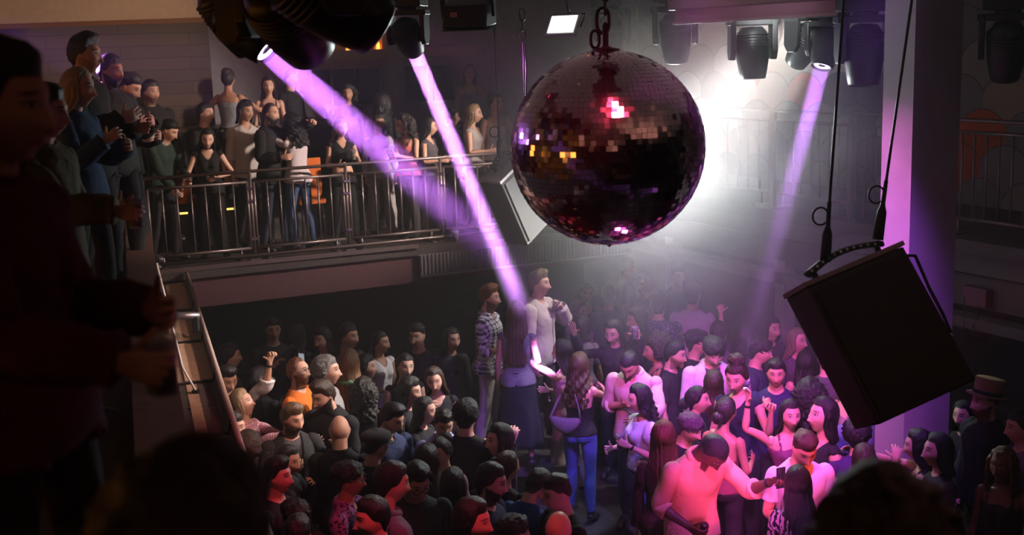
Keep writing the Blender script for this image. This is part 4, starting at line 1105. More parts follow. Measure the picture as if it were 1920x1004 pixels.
for i in range(5):
    p, q = posts[i]+E_*.04, posts[i+1]-E_*.04
    root = empty('crowd_barrier', z_((p+q)/2, DECK)); tag(root, names[i], 'barrier', 'barriers along the rear gallery')
    barrier(root, p, q, 3.125, 2.335, DECK, 7)
root = empty('handrail', z_(posts[2], DECK)); tag(root, 'brown metal handrail running along the top of the rear gallery barriers', 'handrail'); c = np.array(root.location)
tubes('rail', MAT['rail_metal'], [(z_(posts[0]-E_*.3, 3.25)-c, z_(posts[-1]+E_*.5, 3.25)-c)], .020, root)
tubes('kick_rail', MAT['rail_metal'], [(z_(posts[0]-E_*.3-N_*.05, 2.25)-c, z_(posts[-1]+E_*.5-N_*.05, 2.25)-c)], .018, root)
for p in posts:
    mb = MB(); mb.tube([z_(p, DECK)-c, z_(p, 3.25)-c], .019, 8)
    mb.box(z_(p, DECK+.01)-c, (.12, .12, .02), np.stack([E_, N_, [0, 0, 1]], 1)); mb.build('post', MAT['rail_metal'], root)
    for zz in (2.45, 2.9, 3.05): mb = MB(); mb.box(z_(p-N_*.02, zz)-c, (.07, .03, .03), np.stack([E_, N_, [0, 0, 1]], 1)); mb.build('clamp', MAT['chrome'], root)
# right gallery rail
RT, RB, RH = 3.70, 2.90, 3.81
rposts = [CORN+G_*.25]+[online(px, 300, RR0, RR0+G_)*[1, 1, 0] for px in (1449, 1597)]
s_ = np.linalg.norm(rposts[2]-rposts[1])
for k in range(4): rposts.append(rposts[2]+G_*s_*(k+1))
rn = ['dark railing section in thick white smoke right of the mirror ball', 'dark railing section on the right gallery crossed by the short purple beam', 'dark railing section on the right gallery beside the pink pillar', 'dark railing section hidden behind the pillar', 'dark railing section right of the pillar under the red scale', 'dark railing section at the right edge of the right gallery']
mid = rposts[0]+(rposts[1]-rposts[0])*.45
rposts.insert(1, mid); rn.insert(0, 'dark railing section at the corner of the galleries behind the mirror ball')
for i in range(len(rposts)-1):
    p, q = rposts[i]+G_*.05, rposts[i+1]-G_*.05
    root = empty('railing', z_((p+q)/2, RDECK)); tag(root, rn[min(i, 6)], 'railing', 'railings of the right gallery')
    barrier(root, p, q, RT, RB, RDECK, 8)
root = empty('handrail', z_(rposts[2], RDECK)); tag(root, 'dark metal handrail running along the top of the right gallery railing', 'handrail'); c = np.array(root.location)
tubes('rail', MAT['rail_metal'], [(z_(rposts[0], RH)-c, z_(rposts[-1], RH)-c)], .018, root)
for p in rposts: mb = MB(); mb.box(z_(p, (RDECK+RH)/2)-c, (.065, .05, RH-RDECK), np.stack([G_, MR, [0, 0, 1]], 1)); mb.build('post', MAT['rail_metal'], root)

# --- moving-head lamps
def moving_head(loc, aim, label, s=1.0, lit=False, yaw=0.0, display=False, group='moving head lamps hung in the hall', len_=1.0):
    loc = np.array(loc, float); aim = np.array(aim, float); aim /= np.linalg.norm(aim)
    root = empty('moving_head_lamp', loc); tag(root, label, 'stage lamp', group)
    A = Rz(R(yaw)); ax = np.cross(aim, (0, 0, 1)); ax = ax/np.linalg.norm(ax) if np.linalg.norm(ax) > .15 else A@np.array([1.0, 0, 0])
    fr = np.stack([ax, np.cross((0, 0, 1), ax), [0, 0, 1]], 1)
    mb = MB(); mb.box((0, 0, -.06*s), (.34*s, .26*s, .11*s), fr); mb.build('base', MAT['black_metal'], root, .012*s)
    mb = MB(); mb.tube([(0, 0, -.11*s), (0, 0, -.15*s)], .09*s, 16); mb.box((0, 0, -.165*s), (.40*s, .15*s, .05*s), fr)
    for q in (1, -1):
        mb.prism([fr@np.array((q*.165*s-.022*s, y*s, z*s)) for y, z in ((-.085, -.15), (.085, -.15), (.085, -.40), (.045, -.46), (-.045, -.46), (-.085, -.40))], ax*.044*s)
    mb.build('yoke', MAT['black_metal'], root, .008*s)
    piv = np.array((0, 0, -.39*s)); F = frame_z(aim)
    mb = MB(); mb.lathe([(.02*s, -.19*s), (.085*s, -.185*s), (.118*s, -.14*s), (.132*s, -.05*s), (.130*s, .05*s), (.112*s, .14*s*len_), (.100*s, .19*s*len_), (.094*s, .195*s*len_), (.088*s, .175*s*len_)], F, piv, 28); hd = mb.build('head', MAT['black_metal'], root)
    mb = MB()
    for k in range(5): mb.lathe([(.1225*s, (-.13+k*.022)*s), (.136*s, (-.127+k*.022)*s), (.136*s, (-.121+k*.022)*s), (.1225*s, (-.118+k*.022)*s)], F, piv, 24)
    mb.build('cooling_fins', MAT['black_metal'], hd)
    mb = MB(); mb.lathe([(.001, .170*s*len_), (.06*s, .178*s*len_), (.088*s, .172*s*len_), (.088*s, .165*s*len_), (.001, .164*s*len_)], F, piv, 24); mb.build('lens', MAT['lens_on'] if lit else MAT['lens_off'], root)
    if display: mb = MB(); mb.box(tuple(np.array((0, 0, -.06*s))+fr@np.array((0, -.135*s, 0))), (.10*s, .012, .05*s), fr); mb.build('display', MAT['green_led'], root)
    return np.array(loc)+piv, np.array(loc)+piv+aim*.20*s*len_
def spot(name, p, tgt, col, power, deg, blend=.15, rad=.03):
    L = bpy.data.lights.new(name, 'SPOT'); L.energy = power; L.color = col; L.spot_size = R(deg); L.spot_blend = blend; L.shadow_soft_size = rad
    o = bpy.data.objects.new(name, L); o.location = p; d = Vector(tgt)-Vector(p); o.rotation_euler = d.to_track_quat('-Z', 'Y').to_euler(); COL.objects.link(o); return o
def aim_head(px, py, dd, tgt, label, s=1.0, lit=True, **k):
    """a lamp whose lens shows at px, py, dd metres out, aimed at tgt"""
    lens = atd(px, py, dd); d = np.array(tgt)-lens; d /= np.linalg.norm(d)
    le = k.get('len_', 1.0); piv = lens-d*.20*s*le; loc = piv+np.array((0, 0, .39*s))
    return moving_head(loc, d, label, s, lit, **k)[1]
T1 = aty(1182, 690, 5.15); T2 = atz(992, 610, 2.0); T3 = aty(1392, 690, 9.5)
L1 = aim_head(506, 98, 5.6, T1, 'black moving head lamp at top left sending out the wide purple beam', .80)
L2 = aim_head(777, 97, 8.2, T2, 'black moving head lamp sending the brightest purple beam down past the mirror ball', .72, yaw=10)
L3 = aim_head(1540, 128, 10.2, T3, 'black moving head lamp in the right row with a lit green display and purple beam', .92, display=True)
dk = [(585, 95, 5.3, (.25, .75, -.62), 'large unlit black moving head lamp beside the lit one at top left', 1.15), (712, 55, 4.9, (.75, .35, -.55), 'large unlit black moving head lamp nearest the camera at top left', 1.25), (478, 92, 5.95, (.42, .30, -.80), 'unlit black moving head lamp farthest left at the top', .95)]
for px, py, dd, a, lb, s in dk: aim_head(px, py, dd, atd(px, py, dd)+np.array(a), lb, s, False)
rt = [(1412, 150, 10.4, (.02, -.05, -1), 'unlit black moving head lamp pointing straight down, second in the right row', 1.08), (1490, 120, 10.6, (-.3, .55, -.75), 'unlit black moving head lamp tilted away, between two others in the right row', .98),
      (1618, 163, 9.8, (-.05, -.12, -1), 'largest unlit black moving head lamp in the right row beside the pink pillar', 1.2), (1268, 118, 10.8, (.05, .2, -1), 'smoke-veiled moving head lamp at the left end of the right row', 1.05), (1884, 150, 8.6, (.12, .3, -1), 'dark moving head lamp alone at the top right corner', 1.0), (1150, 105, 12.5, (.1, .2, -1), 'pale smoke-veiled moving head lamp behind the mirror ball chain', 1.0)]
for px, py, dd, a, lb, s in rt: aim_head(px, py, dd, atd(px, py, dd)+np.array(a), lb, s, False, len_=1.15)
# trusses the lamps hang from
def truss(a, b, label, w=.22):
    a = np.array(a); b = np.array(b); c = (a+b)/2; root = empty('lighting_truss', c); tag(root, label, 'truss', 'trusses under the ceiling')
    d = (b-a)/np.linalg.norm(b-a); x = np.cross(d, (0, 0, 1)); L = np.linalg.norm(b-a)
    for k, (i, j) in enumerate(((-1, 0), (1, 0), (0, 1))):
        mb = MB(); o_ = x*i*w/2+np.array((0, 0, j*w*.8)); mb.tube([a-c+o_, b-c+o_], .022, 8); mb.build('chord', MAT['black_metal'], root)
    mb = MB(); n = int(L/.22)
    for k in range(n):
        p = a-c+d*(k*L/n); q = a-c+d*((k+1)*L/n); s_ = 1 if k % 2 else -1
        mb.tube([p+x*w/2*s_, q-x*w/2*s_], .009, 5); mb.tube([p+x*w/2, (p+q)/2+np.array((0, 0, w*.8))], .009, 5); mb.tube([p-x*w/2, (p+q)/2+np.array((0, 0, w*.8))], .009, 5)
    mb.build('lacing', MAT['black_metal'], root); return root
tz = lambda px, dd, z: z_(atd(px, 60, dd), z)
truss(tz(1200, 11.2, 5.02), tz(1662, 10.1, 5.06), 'black lighting truss carrying the row of lamps on the right')
truss(tz(400, 6.2, 5.06), tz(760, 4.7, 5.06), 'black lighting truss carrying the dark lamps at top left')
truss(tz(700, 10.6, 5.14), tz(1085, 9.4, 5.02), 'dark truss running under the ceiling behind the boxy lamp', .16)
truss(tz(1812, 8.9, 5.02), tz(2010, 8.3, 5.02), 'dark truss at the top right corner beyond the pillar', .16)

# --- mirror ball
BC = atd(1139, 278, 6.4); BRAD = .517
root = empty('mirror_ball', BC); tag(root, 'large mirror ball hanging on a chain over the dance floor', 'disco ball')
def ball():
    mb = MB(); rg = np.random.default_rng(5); rows = 58
    fr_tile = MB(); core = MB(); core.lathe([(max(.002, (BRAD-.006)*math.sin(math.pi*i/40)), -(BRAD-.006)*math.cos(math.pi*i/40)) for i in range(41)], None, (0, 0, 0), 48); core.build('core', MAT['matte_black'], root)
    for j in range(rows):
        t0 = math.pi*j/rows; tm = math.pi*(j+.5)/rows; n = max(6, int(2*math.pi*math.sin(tm)*BRAD/.0285)); ph = rg.uniform(0, 6)
        for i in range(n):
            am = ph+2*math.pi*(i+.5)/n
            nr = np.array((math.sin(tm)*math.cos(am), math.sin(tm)*math.sin(am), math.cos(tm)))
            e1 = np.array((-math.sin(am), math.cos(am), 0)); e2 = np.cross(nr, e1)
            nn = nr+rg.normal()*.042*e1+rg.normal()*.042*e2; nn /= np.linalg.norm(nn); e1 = np.cross(e2, nn); e1 /= np.linalg.norm(e1); e2 = np.cross(nn, e1)
            a = math.pi*math.sin(tm)*BRAD/n*.965; b = math.pi*BRAD/rows/2*.965; c = nr*BRAD
            V = [c-e1*a-e2*b, c+e1*a-e2*b, c+e1*a+e2*b, c-e1*a+e2*b]; V += [v-nn*.005 for v in V]
            mb.add(V, [(0, 1, 2, 3), (0, 4, 5, 1), (1, 5, 6, 2), (2, 6, 7, 3), (3, 7, 4, 0)])
    mb.build('mirror_tiles', MAT['mirror'], root)
MAT['mirror'] = simple('mirror_glass', (.86, .76, .80), .085, 1.0)
ball()
mb = MB(); mb.lathe([(.075, BRAD-.012), (.075, BRAD+.004), (.03, BRAD+.012), (.02, BRAD+.02)], None, (0, 0, 0), 24); mb.build('top_cap', MAT['black_metal'], root)
mb = MB(); mb.lathe([(.004, -BRAD-.018), (.012, -BRAD-.012), (.014, -BRAD), (.012, -BRAD+.01)], None, (0, 0, 0), 16); mb.build('bottom_bolt', MAT['chrome'], root)
def link_ring(c, h, w, rot, r=.008):
    M = Rz(rot); pts = [np.array(c)+M@np.array((w*math.cos(a), 0, h*math.copysign(abs(math.sin(a))**.7, math.sin(a)))) for a in np.linspace(0, 2*math.pi, 21)]
    m2 = MB(); m2.tube(pts, r, 7, False); return m2
for (c, h, w, ro, r) in (((-.055, 0, BRAD+.055), .045, .024, .3, .009), ((.0, .0, BRAD+.07), .065, .024, 1.2, .010), ((-.012, 0, BRAD+.150), .065, .034, .2, .010), ((.0, 0, BRAD+.225), .05, .018, 1.5, .007), ((.003, 0, BRAD+.295), .045, .02, .3, .007)):
    link_ring(c, h, w, ro, r).build('chain_link', MAT['black_metal'], root)
mb = MB(); mb.tube([(.003, 0, BRAD+.32), (.003, 0, BRAD+.46)], .016, 10); mb.box((.003, 0, BRAD+.36), (.08, .03, .014)); mb.build('hanger_rod', MAT['black_metal'], root)
c = BC+np.array((0, 0, BRAD)); zt = CEIL
root = empty('motor_box', z_(BC, BC[2]+BRAD+.455)); tag(root, 'black motor box above the mirror ball chain', 'box'); mb = MB(); mb.box((.003, 0, (zt-BC[2]-BRAD-.455)/2), (.29, .24, zt-BC[2]-BRAD-.455)); mb.build('housing', MAT['matte_black'], root, .008)
mb = MB(); mb.box((.003, 0, .012), (.30, .25, .012)); mb.build('lower_rim', MAT['black_metal'], root)

# --- hung loudspeakers
def hung_speaker(plan, v, label, bar, cables, face=(0, 1), holes=11):
    plan = [np.array(p) for p in plan]; v = np.array(v); c = np.mean(plan, 0); root = empty('hanging_loudspeaker', c); tag(root, label, 'loudspeaker', 'loudspeakers hung over the dance floor')
    vn = v/np.linalg.norm(v); Q = [p-c for p in plan]
    mb = MB(); mb.prism(Q, v); mb.build('cabinet', MAT['speaker'], root, .010)
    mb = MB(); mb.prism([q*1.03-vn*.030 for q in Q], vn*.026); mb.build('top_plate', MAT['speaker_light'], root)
    a, b = Q[face[0]], Q[face[1]]; n = np.cross(b-a, v); n /= np.linalg.norm(n)
    if n.dot((a+b)/2) < 0: n = -n
    g = [a*.95+b*.05+v*.04, a*.05+b*.95+v*.04, a*.05+b*.95+v*.96, a*.95+b*.05+v*.96]
    mb = MB(); mb.prism([q+n*.004 for q in g], n*.010); mb.build('grille', MAT['matte_black'], root)
    p, q = [np.array(x)-c for x in bar]; arc = [p+(q-p)*k/12-vn*(.07+.05*math.sin(math.pi*k/12)) for k in range(13)]
    mb = MB(); mb.tube(arc, .034, 6, sq=.5)
    for k in (1, 11): mb.tube([arc[k], arc[k]+vn*(.10)], .018, 6)
    fr = mb.build('fly_bar', MAT['black_metal'], root); tc = (np.array((0, 0, ZC))-CAMP*0-np.array((0, 0, 0))) - (c); tc = tc/np.linalg.norm(tc)
    mb = MB()
    for k in range(holes): w = k/(holes-1)*10+1; i = int(min(w, 11)); pt = arc[i]+(arc[i+1]-arc[i])*(w-i); mb.box(tuple(pt+tc*.030), (.011, .011, .011))
    mb.build('holes', MAT['white_plastic'], fr)
    for (att, top, lb) in cables:
        t = np.array(top); cr = empty('hanging_cable', t); tag(cr, lb, 'cable')
        q2 = np.array(att)-vn*.10-t; d = -q2/np.linalg.norm(q2)
        mb = MB(); mb.tube([np.zeros(3), q2+d*.32], .0085, 6); mb.build('wire', MAT['steel_cable'], cr)
        mb = MB(); mb.tube([q2+d*.34, q2+d*.20, q2+d*.16, q2+d*.0], [.012, .014, .028, .032], 8); mb.build('shackle', MAT['black_metal'], cr)
        mb = MB(); mb.tube([q2+d*.26+np.array((-.045+.045*math.cos(x), 0, .05*math.sin(x))) for x in np.linspace(0, 6.28, 17)], .006, 6, False); mb.build('loop', MAT['black_metal'], cr)
p0, pu = atd(1512, 540, 6.5), atd(1694, 462, 6.62); v_ = atd(1648, 797, 6.38)-p0; nn = np.cross(pu-p0, v_); nn /= np.linalg.norm(nn); nn = nn if nn[1] > 0 else -nn
un = (pu-p0)
hung_speaker([p0, pu, pu+nn*.32, pu-un*.2+nn*.5, p0+un*.2+nn*.5, p0+nn*.32], v_, 'large black loudspeaker hung at a tilt on the right', (p0+un*.20+nn*.2, pu+nn*.2),
  [(p0+un*.42+nn*.2, atd(1584, -30, 6.75), 'left steel cable with a loop holding the large tilted loudspeaker'), (p0+un*.98+nn*.2, atd(1714, -30, 6.8), 'right steel cable in front of the pink pillar holding the large loudspeaker')])
A_, B_, C_, D_ = atd(899, 342, 11.5), atd(940, 346, 11.2), atd(1018, 268, 11.7), atd(958, 282, 12.05)
hung_speaker([A_, B_, C_, D_], atd(990, 462, 11.1)-B_, 'smaller black loudspeaker hung behind the mirror ball', (atd(930, 330, 11.5), atd(962, 298, 11.7)),
  [(atd(945, 315, 11.55), atd(924, -10, 11.6), 'thin steel cable with a loop holding the smaller loudspeaker')], (1, 2), 7)

t = atd(979, 18, 9.2); root = empty('hanging_cable', t); tag(root, 'doubled dark cord on a chain hanging behind the left of the mirror ball', 'cable')
mb = MB(); e = atd(984, 250, 9.2)-t; mb.tube([(0, 0, -.25), e*.4+[.005, 0, 0], e], .008, 6); mb.tube([(.01, .02, -.25), e*.5+[.022, .02, 0], e], .008, 6); mb.build('cord', MAT['steel_cable'], root)
for k in range(3): link_ring((0, 0, -.04-.075*k), .045, .02, k*1.5, .006).build('chain_link', MAT['black_metal'], root)
# boxy lamp, flood lamp, projection screen
c = atd(873, 30, 7.6); root = empty('box_lamp', c); tag(root, 'boxy black stage lamp hung in a bracket at the top left of the ball', 'stage lamp')
A = Rz(R(-14))@Rx(R(14)); q = lambda x, y, zz: A@np.array((x, y, zz))
mb = MB(); mb.prism([q(-.14, -.02, .07), q(-.15, -.05, -.07), q(-.145, .20, -.11), q(-.14, .24, .09)], q(.29, 0, 0)); mb.build('housing', MAT['black_metal'], root, .012)
mb = MB(); mb.prism([q(-.15, -.052, -.074), q(.15, -.052, -.074), q(.15, .20, -.115), q(-.15, .20, -.115)], (0, 0, -.008)); mb.build('lens_panel', MAT['lens_off'], root)
mb = MB(); mb.box(q(-.065, -.040, .02), (.045, .008, .03), A); mb.build('sticker', simple('pink_sticker', (.45, .22, .2), .6), root)
mb = MB()
for s_ in (1, -1): mb.beam(q(s_*.165, .08, -.02), q(s_*.165, .08, .26), .02, .05)
mb.beam(q(-.175, .08, .26), q(.175, .08, .26), .05, .02); mb.build('bracket', MAT['black_metal'], root)
mb = MB(); mb.tube([q(0, .08, .27), np.array((0, .05, CEIL-c[2]))], .02, 8); mb.build('clamp', MAT['black_metal'], root)
c = atd(1056, 48, 9.3); root = empty('flood_lamp', c); tag(root, 'small floodlight with a square white face under the truss left of the chain', 'flood lamp')
A = Rz(R(-28))@Rx(R(-38)); q = lambda x, y, zz: A@np.array((x, y, zz))
mb = MB(); mb.prism([q(-.13, -.015, -.10), q(.13, -.015, -.10), q(.13, -.015, .10), q(-.13, -.015, .10)], q(0, .03, 0)); mb.prism([q(-.08, .015, -.06), q(.08, .015, -.06), q(.08, .015, .06), q(-.08, .015, .06)], q(0, .05, 0)); mb.build('housing', MAT['grey_metal'], root, .005)
mb = MB(); mb.box(q(0, -.018, 0), (.22, .006, .16), A); mb.build('face', MAT['lamp_white'], root)
mb = MB(); mb.tube([q(-.14, .02, 0), q(-.14, .04, .14), q(.14, .04, .14), q(.14, .02, 0)], .009, 6); mb.tube([q(0, .04, .14), np.array((0, .06, .36))], .012, 6); mb.build('bracket', MAT['black_metal'], root)
sa, sb = atd(1262, 44, 9.6), atd(1570, 26, 8.7); sl = np.linalg.norm(sb-sa); sd = (sb-sa)/sl; c = (sa+sb)/2
root = empty('projection_screen', c); tag(root, 'rolled up projection screen with a pale strip of cloth showing at the top right', 'projection screen'); up_ = np.array((0, 0, 1.0)); sn = np.cross(sd, up_)
mb = MB(); mb.beam(-sd*sl/2, sd*sl/2, .03, .022); mb.build('bottom_bar', MAT['white_plastic'], root)
mb = MB(); mb.prism([-sd*sl*.487, sd*sl*.487, sd*sl*.487+up_*.11, -sd*sl*.487+up_*.11], sn*.004); mb.build('cloth', MAT['screen'], root)
mb = MB(); mb.beam(-sd*sl*.505+up_*.16, sd*sl*.505+up_*.16, .14, .12); mb.build('case', MAT['grey_metal'], root, .01)
# slatted amber wall lamp, bottles on the bar shelf
c = online(421, 42, BR0, CORN, 1.2); root = empty('wall_lamp', c); tag(root, 'amber lamp with upright slats under the soffit at top left', 'lamp')
fr = np.stack([E_, N_, [0, 0, 1]], 1); mb = MB(); mb.box((0, 0, 0), (.17, .10, .17), fr); mb.build('glow_panel', MAT['amber'], root)
mb = MB()
for k in range(6): mb.box(tuple(fr@np.array((-.085+k*.034, -.06, 0))), (.012, .02, .18), fr)
mb.box((0, 0, .10), (.21, .14, .03), fr); mb.build('slats', simple('lamp_wood', (.25, .12, .04), .5), root)
mb = MB(); mb.box((0, 0, .25), (.03, .03, .30), fr); mb.build('stem', MAT['black_metal'], root)
c = onwall(690, 88, BW-.30); root = empty('back_bar_shelf', c); tag(root, 'glowing amber bar shelf high on the back wall behind the dark lamps', 'shelf')
mb = MB(); mb.box((0, .10, .06), (.72, .03, .34), fr); mb.build('glow_panel', MAT['amber_soft'], root)
mb = MB(); mb.box((0, 0, -.10), (.75, .26, .03), fr); mb.build('board', MAT['black_metal'], root)
for k in range(9):
    p = c+E_*(-.32+k*.08)+np.array((0, 0, -.085)); b = empty('bottle', p); tag(b, 'small amber bottle with a glow put into its glass on the glowing back bar shelf', 'bottle', 'bottles on the back bar shelf')
    mb = MB(); mb.lathe([(.026, 0), (.028, .02), (.028, .12), (.011, .16), (.010, .20)], None, (0, 0, 0), 12); mb.build('glass', MAT['amber'] if k % 3 == 0 else MAT['amber_soft'], b)  # the glass itself emits, standing in for light from the shelf
    mb = MB(); mb.lathe([(.012, .195), (.012, .22)], None, (0, 0, 0), 10); mb.build('cap', MAT['matte_black'], b)
# bar counter on the rear gallery, its orange uprights and gold lines of light
def bar_block(px0, px1, back, label, zt):
    p, q = online(px0, 380, BR0, CORN, back), online(px1, 380, BR0, CORN, back); c = z_((p+q)/2, DECK+.48); w = np.linalg.norm((q-p)[:2])
    root = empty('bar_counter', c); tag(root, label, 'bar counter'); mb = MB(); mb.box((0, 0, zt/2), (w, .5, zt), fr); mb.build('body', MAT['matte_black'], root)
    mb = MB(); mb.box((0, 0, zt+.02), (w+.1, .6, .04), fr); mb.build('worktop', simple('bar_top', (.05, .03, .02), .3), root); return root, c
rt_, c = bar_block(330, 640, 2.4, 'dark bar counter on the rear gallery behind the crowd', .95)
for px, py, w in ((345, 400, .10), (442, 391, .24), (584, 381, .26)):
    p = online(px, py, BR0, CORN, 1.42); lr = empty('light_strip', p); tag(lr, {345: 'short gold light strip behind the man in the green jumper', 442: 'gold light strip on the step behind the woman with the choker', 584: 'gold light strip on the step behind the hugging couple'}[px], 'light strip', 'gold light strips on the gallery step'); mb = MB(); mb.box((0, .004, 0), (w+.03, .016, .034), fr); mb.build('channel', MAT['black_metal'], lr); mb = MB(); mb.box((0, -.012, 0), (w, .016, .022), fr); mb.build('strip', MAT['gold_led'], lr)
for px, py, w, h, lb in ((346, 352, .17, .34, 'orange backed bar stool behind the man in the green jumper'), (585, 340, .26, .60, 'orange upholstered bar stool behind the hugging couple')):
    p = online(px, py, BR0, CORN, 1.05); root = empty('bar_stool', z_(p, DECK)); tag(root, lb, 'stool', 'orange stools at the rear gallery bar')
    zc = p[2]-DECK; mb = MB(); mb.prism([fr@np.array(v) for v in ((-w/2, 0, zc+h/2), (w/2, 0, zc+h/2), (w/2, 0, zc-h*.25), (w*.22, 0, zc-h/2), (-w*.22, 0, zc-h/2), (-w/2, 0, zc-h*.25))], N_*.05); mb.build('backrest', MAT['orange_fabric'], root, .01)
    mb = MB(); mb.box(tuple(N_*.2+np.array((0, 0, max(.5, zc-h/2)))), (.36, .36, .07), fr); mb.build('seat', MAT['orange_fabric'], root, .02)
    for a, b in ((1, 0), (-1, 0), (1, 1), (-1, 1)): mb = MB(); mb.tube([E_*a*.15+N_*(.05+b*.3), E_*a*.13+N_*(.07+b*.26)+np.array((0, 0, max(.5, zc-h/2)))], .014, 6); mb.build('leg', MAT['black_metal'], root)
# --- plastic cups and other things held
def cup_at(p, label, up=(0, 0, 1), drink=True, s=1.0, parent=None, group=None):
    root = empty('plastic_cup', p); tag(root, label, 'cup', group); F = frame_z(up, (0, 1, 0))
    mb = MB(); mb.lathe([(.026*s, -.06*s), (.030*s, -.058*s), (.038*s, .06*s), (.0395*s, .062*s), (.0365*s, .059*s), (.028*s, -.054*s), (.001, -.054*s)], F, (0, 0, 0), 20); mb.build('cup_wall', MAT['clear_plastic'], root)
    if drink: mb = MB(); mb.lathe([(.001, -.052*s), (.0275*s, -.052*s), (.032*s, .0), (.001, .0)], F, (0, 0, 0), 18); mb.build('drink', MAT['drink'], root)
    return root
m, nt, b = nmat('clear_plastic'); b.inputs['Base Color'].default_value = (.9, .9, .92, 1); b.inputs['Roughness'].default_value = .15; b.inputs['Transmission Weight'].default_value = .75; b.inputs['IOR'].default_value = 1.2; MAT['clear_plastic'] = m
MAT['drink'] = simple('drink', (.55, .40, .22), .25)
def p_cup(info, g, d, n, label): cup_at(g, label, (0, 0, 1))
def p_cuptilt(info, g, d, n, label): cup_at(g, label, (.25, -.1, .85))
PROPS['cup'] = p_cup; PROPS['cuptilt'] = p_cuptilt
MAT['phone_back'] = simple('phone_back', (.02, .02, .025), .3)
MAT['phone_screen'] = simple('phone_screen', (.1, .1, .12), .2, emit=(.55, .6, .7), estr=.5)
MAT['phone_pink'] = simple('phone_screen_pink', (.1, .02, .06), .2, emit=(1, .1, .4), estr=.9)
def phone_at(p, label, nrm, up=(0, 0, 1), scr='phone_screen'):
    root = empty('smartphone', p); tag(root, label, 'phone'); y = np.array(nrm, float)/np.linalg.norm(nrm); x = np.cross(y, up); x /= np.linalg.norm(x); fr_ = np.stack([x, y, np.cross(x, y)], 1)
    mb = MB(); mb.box((0, 0, 0), (.076, .009, .158), fr_); mb.build('case', MAT['phone_back'], root, .003)
    mb = MB(); mb.box(tuple(fr_@np.array((0, .0052, 0))), (.068, .002, .148), fr_); mb.build('screen', MAT[scr], root)
    mb = MB(); mb.box(tuple(fr_@np.array((-.018, -.0055, .055))), (.026, .003, .028), fr_); mb.build('camera_bump', MAT['lens_off'], root); return root
def p_phone(info, g, d, n, label, scr='phone_screen'):
    f = info['Rt'][:3, :3]@np.array((0, 1.0, 0)); phone_at(g+np.array((0, 0, .05)), label, f, (0, 0, 1), scr)
PROPS['phone'] = p_phone
def can_at(p, label, up=(0, 0, 1)):
    root = empty('drink_can', p); tag(root, label, 'can'); F = frame_z(up, (0, 1, 0))
    mb = MB(); mb.lathe([(.024, -.06), (.032, -.052), (.032, .048), (.027, .058), (.026, .060)], F, (0, 0, 0), 20); mb.build('wall', simple('can_paint', (.05, .04, .05), .3, .6), root)
    mb = MB(); mb.lathe([(.001, .056), (.0255, .056), (.026, .061), (.023, .058), (.001, .0575)], F, (0, 0, 0), 20); mb.build('lid', simple('can_lid', (.8, .35, .05), .3, .3), root)
PROPS['can'] = lambda info, g, d, n, label: can_at(g, label, (.15, -.35, .9))
c = online(855, 467, BR0, CORN, -.17); cup_at(z_(c, DECK+.07), 'empty plastic cup standing alone on the edge of the rear gallery', drink=False, s=1.15)
# black riser the tall dancers stand on
def riser(x0, x1, y0, y1, zt, label):
    root = empty('stage_riser', ((x0+x1)/2, (y0+y1)/2, 0)); tag(root, label, 'stage riser'); w, d = x1-x0, y1-y0
    mb = MB(); mb.box((0, 0, zt-.05), (w, d, .10)); mb.build('deck', MAT['deck'], root, .005)
    for a in (1, -1):
        for b_ in (1, -1): mb = MB(); mb.box((a*(w/2-.04), b_*(d/2-.04), (zt-.1)/2), (.05, .05, zt-.1)); mb.build('leg', MAT['grey_metal'], root)
# small box and loop of wire on the right wall
c = online(1833, 556, CORN-MR*.1, RR0+G_*5-MR*.1); root = empty('wall_box', c); tag(root, 'small dark box on the right gallery edge with loose wires below', 'box'); fr2 = np.stack([G_, MR, [0, 0, 1]], 1)
mb = MB(); mb.box((0, 0, 0), (.26, .10, .17), fr2); mb.build('housing', simple('wall_box_paint', (.20, .08, .14), .6), root, .006)
mb = MB(); mb.tube([(0, 0, -.08), (.0, -.02, -.2), (-.05, -.03, -.28), (.05, -.05, -.33), (.18, -.03, -.28)], .008, 6); mb.tube([(-.12, 0, 0), (-.13, -.03, -.25), (-.05, -.04, -.42), (.10, -.05, -.42), (.16, -.04, -.25)], .005, 6); mb.build('wire', MAT['steel_cable'], root)
c = z_(PL0+PD*1.2-PN*.02, 3.1); root = empty('dangling_lead', c); tag(root, 'pale cord dangling from the parapet over the tan ledge', 'cord')
mb = MB(); mb.tube([(0, 0, 0), -PN*.06+np.array((0, 0, -.4)), -PN*.12-PD*.1+np.array((0, 0, -.8)), -PN*.2-PD*.15+np.array((0, 0, -.98))], .009, 7); mb.build('cord_run', MAT['white_plastic'], root)
mb = MB(); mb.box(tuple(-PN*.2-PD*.15+np.array((0, 0, -.99))), (.05, .05, .03)); mb.build('plug', MAT['matte_black'], root)
c = z_(PL0+PD*2.9-PN*.22, 2.33); root = empty('wedge_lamp', c); tag(root, 'small dark lamp clamped on the tan ledge lip', 'lamp')
mb = MB(); mb.tube([PN*.1, -PN*.16+np.array((0, 0, -.03))], .035, 12); mb.build('barrel', MAT['grey_metal'], root); mb = MB(); mb.box(tuple(-PN*.12+np.array((0, 0, -.10))), (.05, .07, .14)); mb.build('bracket', MAT['matte_black'], root)

t = p0+un*.98+nn*.2; root = empty('signal_cable', t); tag(root, 'black cable curving down the right side of the large tilted loudspeaker', 'cable')
e = [np.zeros(3)]+[atd(x, y, 6.9)-t for x, y in ((1716, 480), (1742, 540), (1768, 590), (1783, 625), (1776, 648))]; mb = MB(); mb.tube(e, .010, 7); mb.build('cable_run', MAT['steel_cable'], root)
mb = MB(); mb.tube([e[-2], e[-1]], .017, 8); mb.build('plug', MAT['chrome'], root)
